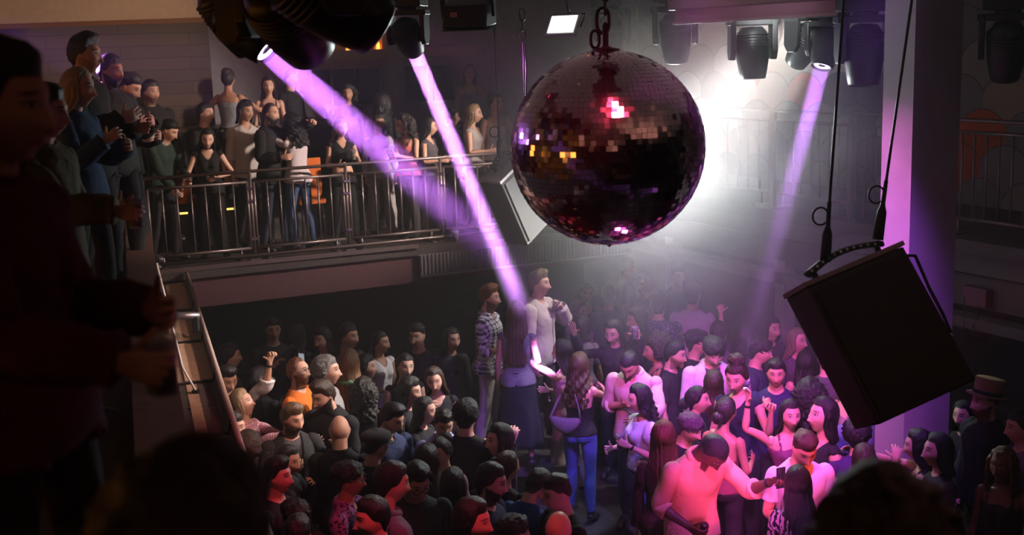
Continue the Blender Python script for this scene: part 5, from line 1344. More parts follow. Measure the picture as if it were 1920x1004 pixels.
# ------------------------------------------------------------------ the crowd
K = (.018, .017, .019)             # near-black cloth
BR = ('trousers', K); JN = ('jeans', (.05, .08, .18)); DJ = ('jeans', (.025, .03, .055))
P = person
def hs(a): return tuple(a)
riser(-.95, .62, 11.6, 13.4, .40, 'black stage riser on legs under the plaid shirted man')
# --- left of the dance floor, beside the ledge
P(426, 716, 'm', 25, 'man in an open white shirt raising an open hand beside the tan ledge', ('quiff', 'black'), 'olive', ('rolled', (.72, .70, .68)), BR, (((.4, .5, .4), (.15, .25, .95)), ((.75, .2, .15), (.25, .1, .97))), (15, 14, 0), curl=(.8, .1), extra=[('collar', (.72, .70, .68)), ('watchL', K)])
P(455, 760, 'f', 70, 'blond woman in a pink striped top looking up at a raised phone', ('bob', 'blond'), 'fair', ('long', (.70, .40, .46), 'stripe'), DJ, ('fwd', ((.1, .85, -.2), (-.1, .95, .3))), (10, -18, 0), h=.97, curl=(.5, .5))
P(488, 716, 'm', 150, 'dark haired person seen from behind holding up a phone with both hands', ('medium', 'black'), 'tan', ('long', K), BR, (((.2, .8, .2), (-.3, .6, .75)), ((.3, .8, .2), (-.25, .6, .75))), (-10, -8, 0), h=.96, props=[('R', 'phone', 'black smartphone held up to film beside the tan ledge')])
P(438, 806, 'm', 80, 'dark haired man half hidden behind the lip of the tan ledge', ('short', 'dark'), 'olive', ('tee', K), BR, h=.97)
P(466, 846, 'f', 165, 'person with short curly brown hair seen from behind beside the ledge', ('curlyshort', 'brown'), 'olive', ('tee', (.05, .04, .04)), BR, h=.98)
P(560, 700, 'm', 72, 'bearded balding man in an orange t-shirt and glasses', ('receding', 'ginger'), 'fair', ('tee', (.85, .20, .03)), DJ, ('down', 'down'), (0, -8, 0), beard=.5, bigbeard='ginger', extra=[('glasses',)], h=1.03)
P(614, 700, 'm', 85, 'grey curly haired man in profile behind a bearded man in black', ('curlyshort', 'grey'), 'fair', ('tee', (.30, .28, .28)), BR, ('down', 'down'), (0, -4, 0), h=1.03)
P(606, 746, 'm', -25, 'bearded man in a black jacket looking down in front of the grey haired man', ('quiff', 'brown'), 'fair', ('coat', K), BR, ('cuplow', 'chest'), (-15, 16, 0), beard=.9, bigbeard='dark', h=1.02)
P(655, 684, 'f', 172, 'woman seen from behind with long straight reddish blond hair and a green scarf', ('longer', (.30, .13, .05)), 'fair', ('long', (.05, .05, .05)), BR, extra=[('scarf', (.12, .28, .14))], h=1.0)
P(688, 692, 'f', 78, 'dark haired woman in black in sharp profile left of the white tank top', ('medium', 'black'), 'pale', ('long', K), BR, ('down', 'cuplow'), (0, -6, 0), h=.99)
P(714, 646, 'f', 48, 'woman in a white tank top standing in the dark under the rear gallery', ('tiedback', 'dark'), 'tan', ('tank', (.80, .77, .78)), DJ, ('down', 'cuplow'), (15, -2, 0), h=1.02)
P(760, 690, 'f', 15, 'smiling dark haired woman in a black dress facing the camera with a drink', ('tiedback', 'black'), 'pale', ('tank', K), ('dress', K), ('down', 'cuplow'), (8, 2, 4), h=1.0, props=[('R', 'cup', 'plastic cup of pale drink held by the smiling woman in black')])
P(682, 738, 'f', 176, 'woman in black with long curly dark hair turned away in the left crowd', ('curlylong', 'dark'), 'olive', ('long', K), BR, h=.98)
P(549, 790, 'm', 28, 'burly bearded man in an open black jacket holding a drink to his chest', ('quiff', 'sand'), 'fair', ('long', (.085, .08, .085)), BR, ('fist', 'chest'), (20, 8, 0), beard=.8, bigbeard='sand', over=('jacket', (.03, .032, .034)), h=1.05, props=[('L', 'cup', 'plastic cup in the raised hand of the burly bearded man')])
P(637, 812, 'm', 172, 'bald man in black seen from behind with a shiny scalp', (None, 'dark'), 'fair', ('coat', K), BR, ('down', 'down'), (12, 10, 0), h=1.0)
P(705, 842, 'm', 125, 'man in a grey flat cap seen from behind', ('fade', 'dark'), 'fair', ('coat', K), BR, ('down', 'cuplow'), (10, 6, 0), extra=[('cap',)], h=1.0)
P(735, 790, 'm', 42, 'dark haired man in a dark blue shirt looking down past the flat cap', ('quiff', 'black'), 'fair', ('rolled', (.045, .06, .15)), BR, ('cuplow', 'cuplow'), (15, 18, 0), beard=.35, extra=[('collar', (.045, .06, .15))], h=1.0, props=[('L', 'cup', 'plastic cup held by the man in the dark blue shirt')])
P(521, 898, 'm', 74, 'short haired man in profile with a pink lit face at the lower left', ('quiff', 'black'), 'fair', ('tee', K), BR, ('down', 'down'), (0, -2, 0), beard=.45, h=1.0)
P(541, 866, 'f', 60, 'woman resting her fingers on her mouth behind the pink lit man', ('long', 'black'), 'olive', ('long', K), BR, ('mouth', 'down'), (5, 12, 0), h=.95)
P(655, 904, 'm', 80, 'curly haired man with glasses in a purple patterned shirt', ('curlytop', 'black'), 'tan', ('rolled', (.30, .12, .34), 'floral'), BR, ('down', 'down'), (5, 0, 0), extra=[('glasses',), ('collar', (.30, .12, .34), 'floral')], h=1.0)
P(556, 976, 'm', 38, 'man with glasses and a red lit face at the bottom left edge of the crowd', ('curlytop', 'black'), 'fair', ('tee', K), BR, ('down', 'down'), (5, 12, 0), extra=[('glasses',)], h=1.0)
P(560, 1006, 'm', 170, 'top of a dark head at the bottom edge left of the purple patterned shirt', ('short', 'black'), 'fair', ('tee', K), BR, h=.96)
P(697, 978, 'm', -62, 'dark haired man facing left with a red lit cheek at the bottom edge', ('short', 'black'), 'fair', ('tee', K), BR, h=1.0)
P(735, 912, 'm', 118, 'person in a grey purple hoodie turned to the right beside the long haired man', ('short', 'black'), 'fair', ('long', (.15, .12, .20)), BR, ('down', 'down'), (-10, 8, 0), extra=[('hood', (.15, .12, .20))], h=.97)
P(782, 908, 'm', 14, 'long haired man with glasses looking down with a red lit face', ('medium', 'black'), 'olive', ('long', (.05, .06, .055)), BR, ('cuplow', 'cuplow'), (8, 24, 0), extra=[('glasses',)], h=1.02)
P(770, 738, 'f', 62, 'dark haired woman in profile just left of the woman touching her lips', ('medium', 'black'), 'fair', ('long', K), BR, ('down', 'down'), (5, 2, 0), h=.97)
P(815, 716, 'f', 8, 'woman in a black tank top touching her lips with her hand', ('long', 'brown'), 'fair', ('tank', K), BR, ('down', 'mouth'), (-8, 8, -8), h=1.0)
P(797, 774, 'f', 66, 'woman with long black hair leaning toward the man in the lilac shirt', ('longer', 'black'), 'fair', ('long', K), BR, ('down', 'down'), (4, 4, 0), h=1.0)
P(832, 798, 'm', 12, 'smiling man in a lilac shirt looking down with one fist raised', ('quiff', 'dark'), 'fair', ('rolled', (.42, .40, .72)), BR, ('fist', 'cuplow'), (4, 20, 0), extra=[('collar', (.42, .40, .72))], h=1.04)
P(826, 852, 'f', -28, 'woman in a pink top with a red lit face below the lilac shirt', ('bun', 'dark'), 'fair', ('tee', (.55, .28, .36)), BR, ('down', 'down'), (-8, 6, 0), h=.97)
P(801, 868, 'f', 160, 'brown haired woman seen from behind below the lilac shirt', ('long', 'brown'), 'fair', ('long', (.05, .04, .05)), BR, h=.96)
P(849, 914, 'f', 170, 'woman with straight black hair and a bare shoulder seen from behind', ('bob', 'black'), 'fair', ('strappy', K), BR, h=.98)
P(876, 782, 'm', 165, 'black haired person in black seen from behind with a hand raised at the right', ('curlyshort', 'black'), 'fair', ('long', K), BR, ('down', 'fist'), (-8, 4, 0), h=1.0)
P(936, 830, 'f', -68, 'laughing woman in profile facing left with dark chin length hair', ('bob', 'dark'), 'fair', ('long', K), BR, ('cuplow', 'cuplow'), (0, -4, 0), h=.98)
P(952, 880, 'f', 150, 'woman with brown hair tied by a pink scrunchie', ('tiedback', 'chest'), 'fair', ('tee', K), BR, ('down', 'down'), (-15, 4, 0), extra=[('scrunchie',)], h=.97)
P(921, 910, 'm', 70, 'bearded dark haired man in a navy t-shirt with a red lit cheek', ('short', 'black'), 'fair', ('tee', (.035, .035, .09)), BR, ('cuplow', 'cuplow'), (6, 6, 0), beard=.9, bigbeard='dark', h=1.02)
P(1008, 915, 'm', 140, 'man in a blue t-shirt bending forward beside the man in black', ('short', 'black'), 'fair', ('tee', (.03, .08, .26)), BR, ('cuplow', 'cuplow'), (0, 26, 0), lean=16, h=.98)
P(1044, 930, 'm', -62, 'short haired man in a black t-shirt facing left at the bottom centre', ('fade', 'dark'), 'fair', ('tee', K), BR, ('cuplow', 'cuplow'), (-5, 8, 0), h=1.02)
P(1047, 1000, 'm', 160, 'bald head at the bottom edge right of centre', (None, 'dark'), 'fair', ('tee', K), BR, ('down', 'down'), (0, 12, 0), h=1.0)
P(888, 984, 'f', 70, 'dark haired person at the bottom edge facing right below the navy t-shirt', ('medium', 'black'), 'fair', ('tee', K), BR, h=1.0)
P(964, 1004, 'f', 100, 'top of a curly dark head at the bottom edge near the bald head', ('curlytop', 'dark'), 'fair', ('tee', K), BR, h=.96)
# --- in the dark under the rear gallery
for i, (px, py, s, yaw, hr, lb) in enumerate(((512, 622, 'm', 20, 'short', 'man barely visible in the dark under the left end of the rear gallery'), (604, 640, 'f', -30, 'medium', 'person in the dark holding up a glowing pink phone'), (654, 634, 'm', 60, 'short', 'person in the dark behind the reddish blond woman'), (782, 634, 'm', -20, 'fade', 'person in the dark behind the smiling woman in black'), (848, 640, 'f', 30, 'long', 'woman in the dark left of the plaid shirt'), (560, 632, 'f', 150, 'long', 'person in the dark behind the orange t-shirt'), (432, 672, 'm', 110, 'short', 'person in the dark above the man raising an open hand'))):
    P(px, py, s, yaw, lb, (hr, 'black'), 'olive', ('long', (.03, .03, .035)), BR, ('down', 'phone' if i == 1 else 'down'), h=.99, group='people in the dark under the rear gallery', props=[('R', 'phone', 'phone with a bright pink screen in the dark under the gallery', 'phone_pink')] if i == 1 else ())
# --- centre
P(918, 562, 'm', 72, 'bearded man in a black and white plaid shirt standing on the riser', ('quiff', 'ginger'), 'fair', ('rolled', (.80, .78, .80), 'plaid'), ('trousers', (.45, .40, .38)), ('cuplow', 'cuplow'), (4, 0, 0), beard=.7, bigbeard='ginger', extra=[('collar', (.80, .78, .80), 'plaid')], floor=.40, h=1.0)
P(968, 592, 'f', 170, 'woman from behind with long hair in a grey sleeveless top and long black skirt', ('longer', (.16, .06, .07)), 'fair', ('tank', (.22, .19, .24)), ('skirt', (.02, .018, .028)), ('down', 'cuplow'), (6, 0, 0), floor=.40, h=1.02)
P(1012, 536, 'm', 62, 'blond man in an open pale shirt drinking from a cup', ('quiff', 'sand'), 'fair', ('tee', (.60, .52, .46)), ('trousers', (.05, .045, .045)), ('drink', 'down'), (4, -4, 0), over=('jacket', (.62, .54, .48)), floor=.40, h=1.05, props=[('L', 'cuptilt', 'clear cup tipped to the lips of the blond man')])
P(1054, 662, 'f', -120, 'dancing woman with long straight dark hair stretching an arm out to the left', ('longer', 'dark'), 'fair', ('strappy', (.45, .18, .35), 'satin'), ('wide', (.40, .32, .27)), (((.40, .69, .42), (.40, .69, .62)), 'cuplow'), (0, 0, 0), h=1.0, curl=(.15, .5))
wv = P(1086, 690, 'f', 158, 'woman from behind with long wavy reddish hair in jeans and a backless black top', ('wavy', 'chest'), 'fair', ('halterback', K), ('jeans', (.08, .12, .34)), ('hold', 'hold'), (6, 6, 0), h=1.0)
P(1180, 686, 'm', -22, 'man in an open pinkish shirt bowing his head over the woman in front of him', ('buzz', 'black'), 'tan', ('rolled', (.60, .42, .40)), BR, ('hold', 'chest'), (-4, 30, 0), lean=12, beard=.6, extra=[('collar', (.60, .42, .40))], h=1.06)
P(1198, 752, 'f', -72, 'woman in a black dress with white puff sleeves holding a cup', ('wavy', 'black'), 'fair', ('puff', (.70, .70, .82)), ('jeans', (.07, .10, .30)), ('cup', 'cuplow'), (-4, 8, 0), extra=[('watchL', K)], h=.99, props=[('L', 'cup', 'plastic cup held by the woman with white puff sleeves')], over=('strappy', K))
P(1226, 660, 'f', -88, 'woman with a big round curly afro in a thin strapped dark top', ('afro', (.035, .018, .014)), 'tan', ('strappy', (.03, .03, .06)), BR, ('cuplow', 'cuplow'), (0, 4, 0), h=1.0)
P(1100, 552, 'f', 14, 'smiling woman with tied back hair facing the camera at the far side', ('tiedback', 'brown'), 'fair', ('strappy', K), BR, ('down', 'down'), (-6, 6, 6), h=1.02)
P(1141, 558, 'm', 172, 'short haired man in grey seen from behind beside the smiling woman', ('short', 'dark'), 'fair', ('tee', (.12, .12, .14)), BR, h=1.0)
P(1084, 584, 'f', 58, 'light haired woman looking down below the smiling woman', ('long', 'sand'), 'fair', ('long', (.35, .33, .33)), BR, ('down', 'down'), (4, 14, 0), h=.98)
P(1090, 615, 'f', 172, 'woman from behind with purple lit hair in the end of the bright beam', ('medium', 'dark'), 'fair', ('tee', (.20, .16, .22)), BR, h=.99)
P(1150, 626, 'f', -20, 'dark haired woman lifting both hands with a cup', ('bob', 'black'), 'fair', ('long', K), BR, (((.5, .55, .0), (-.15, .25, .95)), ((.5, .55, .0), (.1, .25, .95))), (-10, 14, 0), curl=(.5, .15), h=.98, props=[('L', 'cup', 'cup of pale drink lifted beside the bowed man')])
P(1194, 604, 'm', -82, 'man with shoulder length black hair in profile facing left', ('medium', 'black'), 'olive', ('long', K), BR, ('down', 'down'), (0, 2, 0), h=1.0)
P(1233, 574, 'm', 176, 'tall black haired man in a dark speckled shirt seen from behind', ('quiff', 'black'), 'fair', ('rolled', (.06, .055, .10), 'speck'), BR, h=1.06)
P(1176, 506, 'm', 82, 'hazy dark haired person far back in the white smoke above the dancers', ('short', 'dark'), 'fair', ('tee', (.30, .32, .36)), BR, h=1.02, group='people in the smoke at the far side')
P(1209, 536, 'f', -50, 'hazy woman with pale hair in the smoke left of the white t-shirt', ('bob', 'sand'), 'fair', ('tee', (.35, .35, .36)), BR, group='people in the smoke at the far side')
P(1299, 556, 'm', 165, 'broad man in a white t-shirt standing in the smoke', ('short', 'dark'), 'fair', ('tee', (.75, .74, .72)), JN, h=1.05, group='people in the smoke at the far side')
P(1271, 520, 'm', 20, 'faint person behind the white t-shirt in the smoke', ('short', 'brown'), 'fair', ('tee', (.4, .4, .4)), BR, group='people in the smoke at the far side')
# --- right half of the floor
P(1307, 646, 'm', 76, 'curly haired man in profile facing right behind the white vest', ('curlytop', 'black'), 'olive', ('tee', K), BR, h=1.0)
P(1338, 664, 'm', 6, 'man with dark curls in a white vest lit bright violet looking down', ('curlytop', 'black'), 'fair', ('tee', (.05, .04, .07)), BR, ('phone', 'cuplow'), (0, 26, 0), over=('jacket', (.70, .62, .66)), h=1.02, props=[('L', 'phone', 'glowing phone held near the face of the man in the white vest')])
P(1347, 630, 'm', 160, 'grey lit dark head in the smoke right above the curly man in the vest', ('short', 'dark'), 'fair', ('tee', (.1, .1, .1)), BR, h=1.0)
P(1266, 668, 'm', 62, 'bearded man half hidden behind the afro', ('short', 'black'), 'olive', ('tee', K), BR, ('down', 'down'), (4, 8, 0), beard=.8, h=.99)
P(1381, 712, 'f', -24, 'woman with a high curly bun in a black tank top', ('topbun', (.04, .018, .012)), 'fair', ('tank', (.02, .02, .05)), BR, ('fist', 'cuplow'), (-8, 14, 0), h=1.04, curl=(.8, .5))
P(1308, 754, 'f', 74, 'smiling woman with sleek black hair pulled into a low bun', ('lowbun', 'black'), 'fair', ('tee', K), BR, ('down', 'down'), (2, -2, 0), h=.98)
P(1338, 722, 'f', 172, 'brown haired woman from behind between the vest and the high bun', ('long', 'brown'), 'fair', ('tee', (.06, .03, .06)), BR, h=.98)
P(1361, 776, 'f', 140, 'woman with dark hair in a low bun and a bare back turned away', ('lowbun', 'dark'), 'tan', ('halterback', (.20, .05, .07)), BR, ('cuplow', 'cuplow'), (-4, 4, 0), h=1.0)
P(1244, 824, 'f', 172, 'woman from behind with very long straight red lit hair', ('longer', (.26, .05, .03)), 'fair', ('long', (.05, .01, .01)), BR, h=.98)  # the red light is tinted into the hair colour
P(1294, 808, 'm', 50, 'person with purple lit curls and an orange lit face behind the orange shirt', ('curlytop', (.12, .05, .10)), 'fair', ('tee', K), BR, ('down', 'down'), (0, 18, 0), h=.98)  # the purple light is tinted into the colour of the curls
P(1338, 850, 'm', 22, 'large man in a peach shirt bowing his head with a can in his hand', ('buzz', 'black'), 'dark', ('rolled', (.85, .46, .30)), BR, ('raisebent' if 0 else ((.55, .45, -.55), (.15, .55, .75)), ((.30, .10, -.95), (-.45, .85, -.05))), (6, 34, 6), lean=22, extra=[('collar', (.85, .46, .30)), ('watchL', K)], h=1.12, curl=(1.0, .75), props=[('R', 'can', 'dark can with an orange lid held by the man in the peach shirt'), ('L', 'phone', 'black phone in the raised hand of the man in the peach shirt')])
P(1455, 704, 'm', -8, 'young black haired man holding a hand to his mouth', ('short', 'black'), 'olive', ('tee', (.03, .03, .09)), BR, ('down', 'mouth'), (-4, 4, 0), h=1.0, curl=(.8, .9))
P(1426, 662, 'm', 70, 'man with violet lit black hair in profile facing right', ('curlytop', 'black'), 'fair', ('tee', (.04, .04, .08)), BR, ('down', 'down'), (0, 8, 0), h=1.0)
P(1494, 642, 'f', 30, 'blond woman with straight hair looking right over the crowd', ('long', (.30, .20, .13)), 'fair', ('tee', (.10, .08, .10)), BR, ('down', 'down'), (14, -2, 0), h=1.02)
P(1510, 684, 'f', 168, 'woman with long dark hair from behind reaching an arm up on her right', ('long', 'dark'), 'fair', ('strappy', K), BR, ('down', ((.55, .70, .20), (.15, .55, .75))), (0, 0, 0), h=1.0, curl=(.5, .2))
P(1448, 620, 'f', 28, 'hazy woman with dark hair far back right of the raised fist', ('long', 'black'), 'fair', ('tee', (.06, .06, .07)), BR, h=1.0, group='people in the smoke at the far side')
P(1396, 634, 'f', 165, 'violet lit dark haired person raising a fist in the smoke', ('bob', 'black'), 'fair', ('tee', (.06, .05, .08)), BR, (((.3, .4, .6), (.05, .15, .98)), 'down'), h=.98, curl=(1, .5), group='people in the smoke at the far side')
P(1482, 782, 'f', 2, 'pouting woman dancing with one arm raised over her head', ('long', 'black'), 'fair', ('strappy', (.22, .06, .14)), BR, ('down', ((.80, .15, .45), (-.05, .10, .98))), (4, 2, 0), curl=(.5, .35), extra=[('braceletR', (.02, .02, .02))], h=1.0)
P(1542, 784, 'f', -72, 'laughing woman with full dark hair in profile facing left', ('bob', 'black'), 'fair', ('tank', K), BR, ('down', 'down'), (0, -10, 0), h=1.04)
P(1518, 742, 'f', 172, 'person with a big mass of black curls seen from behind', ('curlylong', 'black'), 'fair', ('tee', K), BR, h=.98)
P(1508, 846, 'm', 4, 'man in a white t-shirt looking down between two dark haired women', ('fade', 'brown'), 'fair', ('tee', (.74, .70, .74)), BR, ('cuplow', 'cuplow'), (2, 30, 0), h=1.06)
P(1496, 912, 'f', 172, 'woman with violet lit black hair in a black and white patterned top', ('long', 'black'), 'fair', ('long', (.62, .58, .72), 'zebra'), BR, ('down', 'fist'), (10, 4, 0), h=1.0)
P(1585, 724, 'f', -62, 'woman in profile facing left beside the edge of the tilted loudspeaker', ('tiedback', 'dark'), 'fair', ('strappy', (.35, .16, .22)), BR, ('down', 'down'), (-4, 2, 0), h=1.0)
P(1607, 752, 'm', -150, 'dark haired person from behind in a blue grey top touching the loudspeaker edge', ('short', 'black'), 'fair', ('tee', (.14, .16, .32)), BR, h=.99)
P(1606, 818, 'f', 168, 'person with dark curls in a dark violet top resting a hand on the neck', ('curlyshort', 'black'), 'fair', ('tee', (.06, .03, .12)), BR, ('down', 'fist'), (0, 4, 0), h=.98)
P(1620, 866, 'f', 172, 'brown haired woman from behind right of the white t-shirt', ('long', 'brown'), 'fair', ('tee', (.05, .03, .05)), BR, h=.96)
P(1722, 840, 'f', -110, 'dark person below the loudspeaker stretching both arms to the left', ('bob', 'black'), 'fair', ('strappy', K), BR, ('fwd', ((.1, .9, .1), (-.1, .95, .25))), (0, 4, 0), h=.96, curl=(.3, .3))
P(1550, 676, 'm', 170, 'faint dark head in the smoke left of the tilted loudspeaker', ('short', 'dark'), 'fair', ('tee', (.1, .1, .1)), BR, group='people in the smoke at the far side')
P(1757, 850, 'f', -84, 'dark haired woman in profile facing left at the lower right', ('bob', 'black'), 'fair', ('tee', (.04, .03, .05)), BR, ('down', 'down'), (0, -4, 0), h=1.0)
P(1846, 758, 'm', -78, 'bearded man wearing a tan top hat in profile facing left', ('fade', 'brown'), 'fair', ('coat', K), BR, ('down', 'down'), (0, -4, 0), beard=.6, bigbeard='ginger', extra=[('hat',)], h=1.02)
P(1806, 782, 'f', -50, 'red lit woman half hidden left of the man with the top hat', ('long', 'black'), 'fair', ('tee', K), BR, h=.97)
P(1880, 876, 'f', -42, 'woman with golden braids and a pink lit neckline at the right edge', ('braids', (.16, .09, .03)), 'dark', ('strappy', K), BR, ('down', 'down'), (-8, 2, 0), extra=[('choker', (.05, .03, .03))], h=1.02)
P(1912, 806, 'm', -90, 'purple clad person cut by the right edge above the braided woman', ('short', 'dark'), 'fair', ('tee', (.16, .10, .22)), BR, h=.98)
P(1676, 905, 'f', 170, 'dark haired person behind the blurred foreground head', ('long', 'black'), 'fair', ('tee', K), BR, h=.96)
# --- rear gallery, at the rail and behind it
GG = 'people on the rear gallery'
def GP(px, py, off, *a, **k):
    k.setdefault('group', GG); fl = DECK if off < 1.45 else DECK+.48
    return P(px, py, *a, at=online(px, py, BR0, CORN, off), floor=fl, **k)
GP(318, 248, .28, 'm', 62, 'man in a dark green jumper with a watch leaning on the rear gallery rail', ('fade', 'black'), 'fair', ('long', (.022, .040, .032)), BR, ('rail', 'railhang'), (10, 4, 0), lean=22, extra=[('collar', (.25, .25, .25)), ('watchR', (.6, .5, .3)), ], curl=(.4, .25))
GP(389, 262, .25, 'f', 14, 'woman with a black choker and top leaning on the rail and facing the camera', ('long', 'black'), 'pale', ('tank', K), BR, (((.5, .30, -.80), (-.80, .60, -.05)), ((.45, .35, -.80), (.25, .85, -.30))), (0, 2, 6), lean=16, extra=[('choker', K)], curl=(.5, .3))
GP(386, 216, .95, 'm', 66, 'dark haired man in profile behind the woman with the choker', ('short', 'black'), 'fair', ('tee', K), BR)
GP(428, 150, 1.75, 'f', 168, 'bare backed woman in a strapless silver top with her hair in a bun', ('bun', 'dark'), 'tan', ('strapless', (.30, .31, .34), 'satin'), BR, (((.75, -.1, -.65), (.15, .5, -.85)), ((.7, .35, -.6), (.35, .8, -.2))), (10, 0, 0))
GP(508, 216, .40, 'm', 64, 'older bearded man in black with an arm around a woman in a white top', ('receding', 'brown'), 'fair', ('coat', K), DJ, ('hug', 'cuplow'), (0, 4, 0), beard=.7, bigbeard='grey')
GP(547, 236, .34, 'f', -128, 'woman with long black hair in a white top and jeans hugging the bearded man', ('curlylong', 'black'), 'fair', ('tee', (.66, .58, .62)), ('jeans', (.06, .10, .20)), ('hug', 'hug'), (6, 10, 0))
GP(461, 212, 1.0, 'm', 40, 'young dark haired person in a white shirt behind the bearded man', ('medium', 'black'), 'olive', ('rolled', (.55, .50, .48)), BR, ('down', 'down'), (10, 4, 0))
GP(503, 164, 1.7, 'f', 14, 'woman with dark shoulder length hair watching from behind the hugging couple', ('long', 'dark'), 'fair', ('strappy', (.05, .03, .03)), BR)
GP(546, 150, 2.15, 'm', 60, 'dark man standing behind the hugging couple near the purple beam', ('short', 'dark'), 'olive', ('long', K), BR)
GP(640, 242, .34, 'f', 24, 'woman in a black crop top holding a glass at the rear rail', ('wavy', (.20, .10, .06)), 'fair', ('crop', K), ('trousers', K), ('cup', 'cuplow'), (4, 8, 0), props=[('L', 'cup', 'glass held by the woman in the black crop top')], curl=(.6, .6))
GP(710, 234, .75, 'f', 20, 'dark haired woman in a pale grey suit behind the woman in the pink top', ('bob', 'dark'), 'fair', ('long', (.40, .38, .38)), ('wide', (.38, .36, .36)), ('down', 'down'), (8, 6, 0))
GP(756, 236, .34, 'f', -34, 'woman with big curly dark hair in a pink strapped top holding a glass', ('curlylong', 'dark'), 'fair', ('strappy', (.62, .16, .16)), ('trousers', (.05, .045, .05)), ('clasp', 'cup'), (-24, 8, 0), props=[('R', 'cup', 'small glass held by the curly haired woman in pink')], curl=(.6, .6))
GP(652, 178, 1.6, 'f', 4, 'woman with big dark hair lifting a bottle behind the purple beam', ('curlylong', 'black'), 'tan', ('long', K), BR, ('down', 'fist'))
GP(718, 196, 1.35, 'f', 165, 'dark head turned away between the pale suit and the curly hair', ('wavy', 'black'), 'fair', ('long', K), BR)
GP(806, 240, .55, 'f', 70, 'bare armed woman in the haze beside the brightest beam', ('long', 'dark'), 'fair', ('tank', (.10, .09, .10)), BR, ('cuplow', 'cuplow'), (10, 4, 0))
GP(848, 222, .85, 'm', 100, 'broad dark figure standing behind the brightest purple beam', ('short', 'black'), 'fair', ('coat', K), BR)
GP(880, 140, 2.2, 'f', 16, 'woman with long dark hair standing highest at the back of the gallery', ('long', 'dark'), 'fair', ('strappy', (.30, .26, .26)), BR, (((.6, .3, -.7), (.55, .6, -.5)), 'down'))
GP(889, 216, .40, 'f', 74, 'blond woman in profile with a hand raised behind the hung cable', ('long', 'blond'), 'fair', ('tank', (.45, .42, .42)), BR, ('fist', 'cuplow'), (4, 2, 0))
GP(930, 196, .50, 'f', 28, 'woman with pulled back hair in a white top right of the blond woman', ('bun', 'brown'), 'fair', ('strappy', (.70, .66, .66)), BR, ('fist', 'down'), (14, -2, 0))
GP(283, 176, .95, 'm', 40, 'bearded dark man in black standing against the plank wall', ('short', 'black'), 'olive', ('coat', K), BR, ('down', 'down'), (10, 2, 0), beard=.9)
# --- left gallery
LG = 'people on the left gallery'
def LP(px, py, dd, *a, **k):
    k.setdefault('group', LG); return P(px, py, *a, at=('d', dd), floor=TIER, **k)
LP(243, 168, 9.6, 'm', 72, 'dark haired man in profile looking down at the crowd from the left gallery', ('fade', 'black'), 'fair', ('coat', K), BR, ('clasp', 'clasp'), (4, 14, 0), lean=10, curl=(.6, .6))
LP(208, 138, 8.8, 'm', 66, 'bearded man in a dark jacket on the left gallery behind the tall man', ('short', 'black'), 'olive', ('coat', (.03, .04, .035)), BR, ('clasp', 'clasp'), (4, 4, 0), beard=.9, bigbeard='dark', curl=(.5, .5))
LP(160, 108, 7.9, 'm', 84, 'tall short haired man in profile topmost on the left gallery', ('quiff', 'dark'), 'fair', ('coat', K), BR, ('cuplow', 'clasp'), (4, 2, 0), beard=.4, curl=(.3, .3))
LP(148, 170, 7.2, 'f', 80, 'blond woman in a blue jacket clasping her hands on the left gallery', ('long', (.45, .28, .14)), 'fair', ('coat', (.02, .05, .11)), BR, ('clasp', ((.3, .3, -.9), (-.3, .75, .55))), (4, 4, 0), curl=(.5, .5))
LP(88, 218, 5.3, 'm', 84, 'dark person in an olive jacket on the left gallery holding out a cup', ('medium', 'black'), 'fair', ('coat', (.075, .07, .03)), BR, ('cuplow', ((.2, .65, -.7), (-.1, .98, -.1))), (4, 6, 0), curl=(.6, .6), props=[('R', 'cup', 'tall plastic cup held over the parapet by the person in the olive jacket')])
LP(10, 215, 2.55, 'f', 78, 'blurred figure in burgundy closest to the camera on the left', ('medium', 'black'), 'fair', ('coat', (.07, .016, .028)), BR, ('cuplow', ((.15, .40, -.9), (-.12, .97, -.20))), (0, 4, 0), curl=(.7, .7), props=[('R', 'cup', 'blurred cup held out over the parapet by the burgundy figure')])
P(378, 1045, 'f', 160, 'blurred black head and shoulders at the bottom left', ('curlyshort', 'black'), 'fair', ('coat', K), BR, at=('d', 1.65), floor=2.2, group='people right in front of the camera')
P(1652, 1062, 'f', 175, 'large blurred black curly head at the bottom right in front of the camera', ('curlyshort', 'black'), 'fair', ('coat', K), BR, at=('d', 1.85), floor=2.2, group='people right in front of the camera')

# lilac sling bag on the back of the woman in jeans
A = wv['Rt']; q = lambda x, y, z: (A@np.array((x, y, z, 1.0)))[:3]; c = q(.10, .20, 1.04); bg_ = empty('sling_bag', c); tag(bg_, 'lilac sling bag hanging on the back of the woman in jeans with wavy hair', 'bag')
mb = MB(); rows = []
for t in np.linspace(-1, 1, 11):
    w = math.sqrt(max(.02, 1-t*t)); rows.append([q(.10+.17*t, .20+.045*w*math.cos(a)-.02*abs(t), 1.05+.06*t*t+.085*w*math.sin(a))-c for a in np.linspace(0, 2*math.pi, 14, endpoint=False)])
V = [v for r_ in rows for v in r_]; mb.add(V, [(j*14+i, j*14+(i+1) % 14, (j+1)*14+(i+1) % 14, (j+1)*14+i) for j in range(10) for i in range(14)]+[tuple(range(14))[::-1], tuple(140+i for i in range(14))], True)
o = mb.build('pouch', MAT['bag'], bg_)
mb = MB(); mb.tube([q(.27, .18, 1.11)-c, q(.235, .06, 1.24)-c, q(.17, .0, 1.40)-c, q(.10, .05, 1.462)-c, q(.0, .145, 1.38)-c, q(-.05, .165, 1.22)-c, q(-.065, .18, 1.11)-c], .014, 6, sq=.5); mb.build('strap', MAT['bag'], bg_)
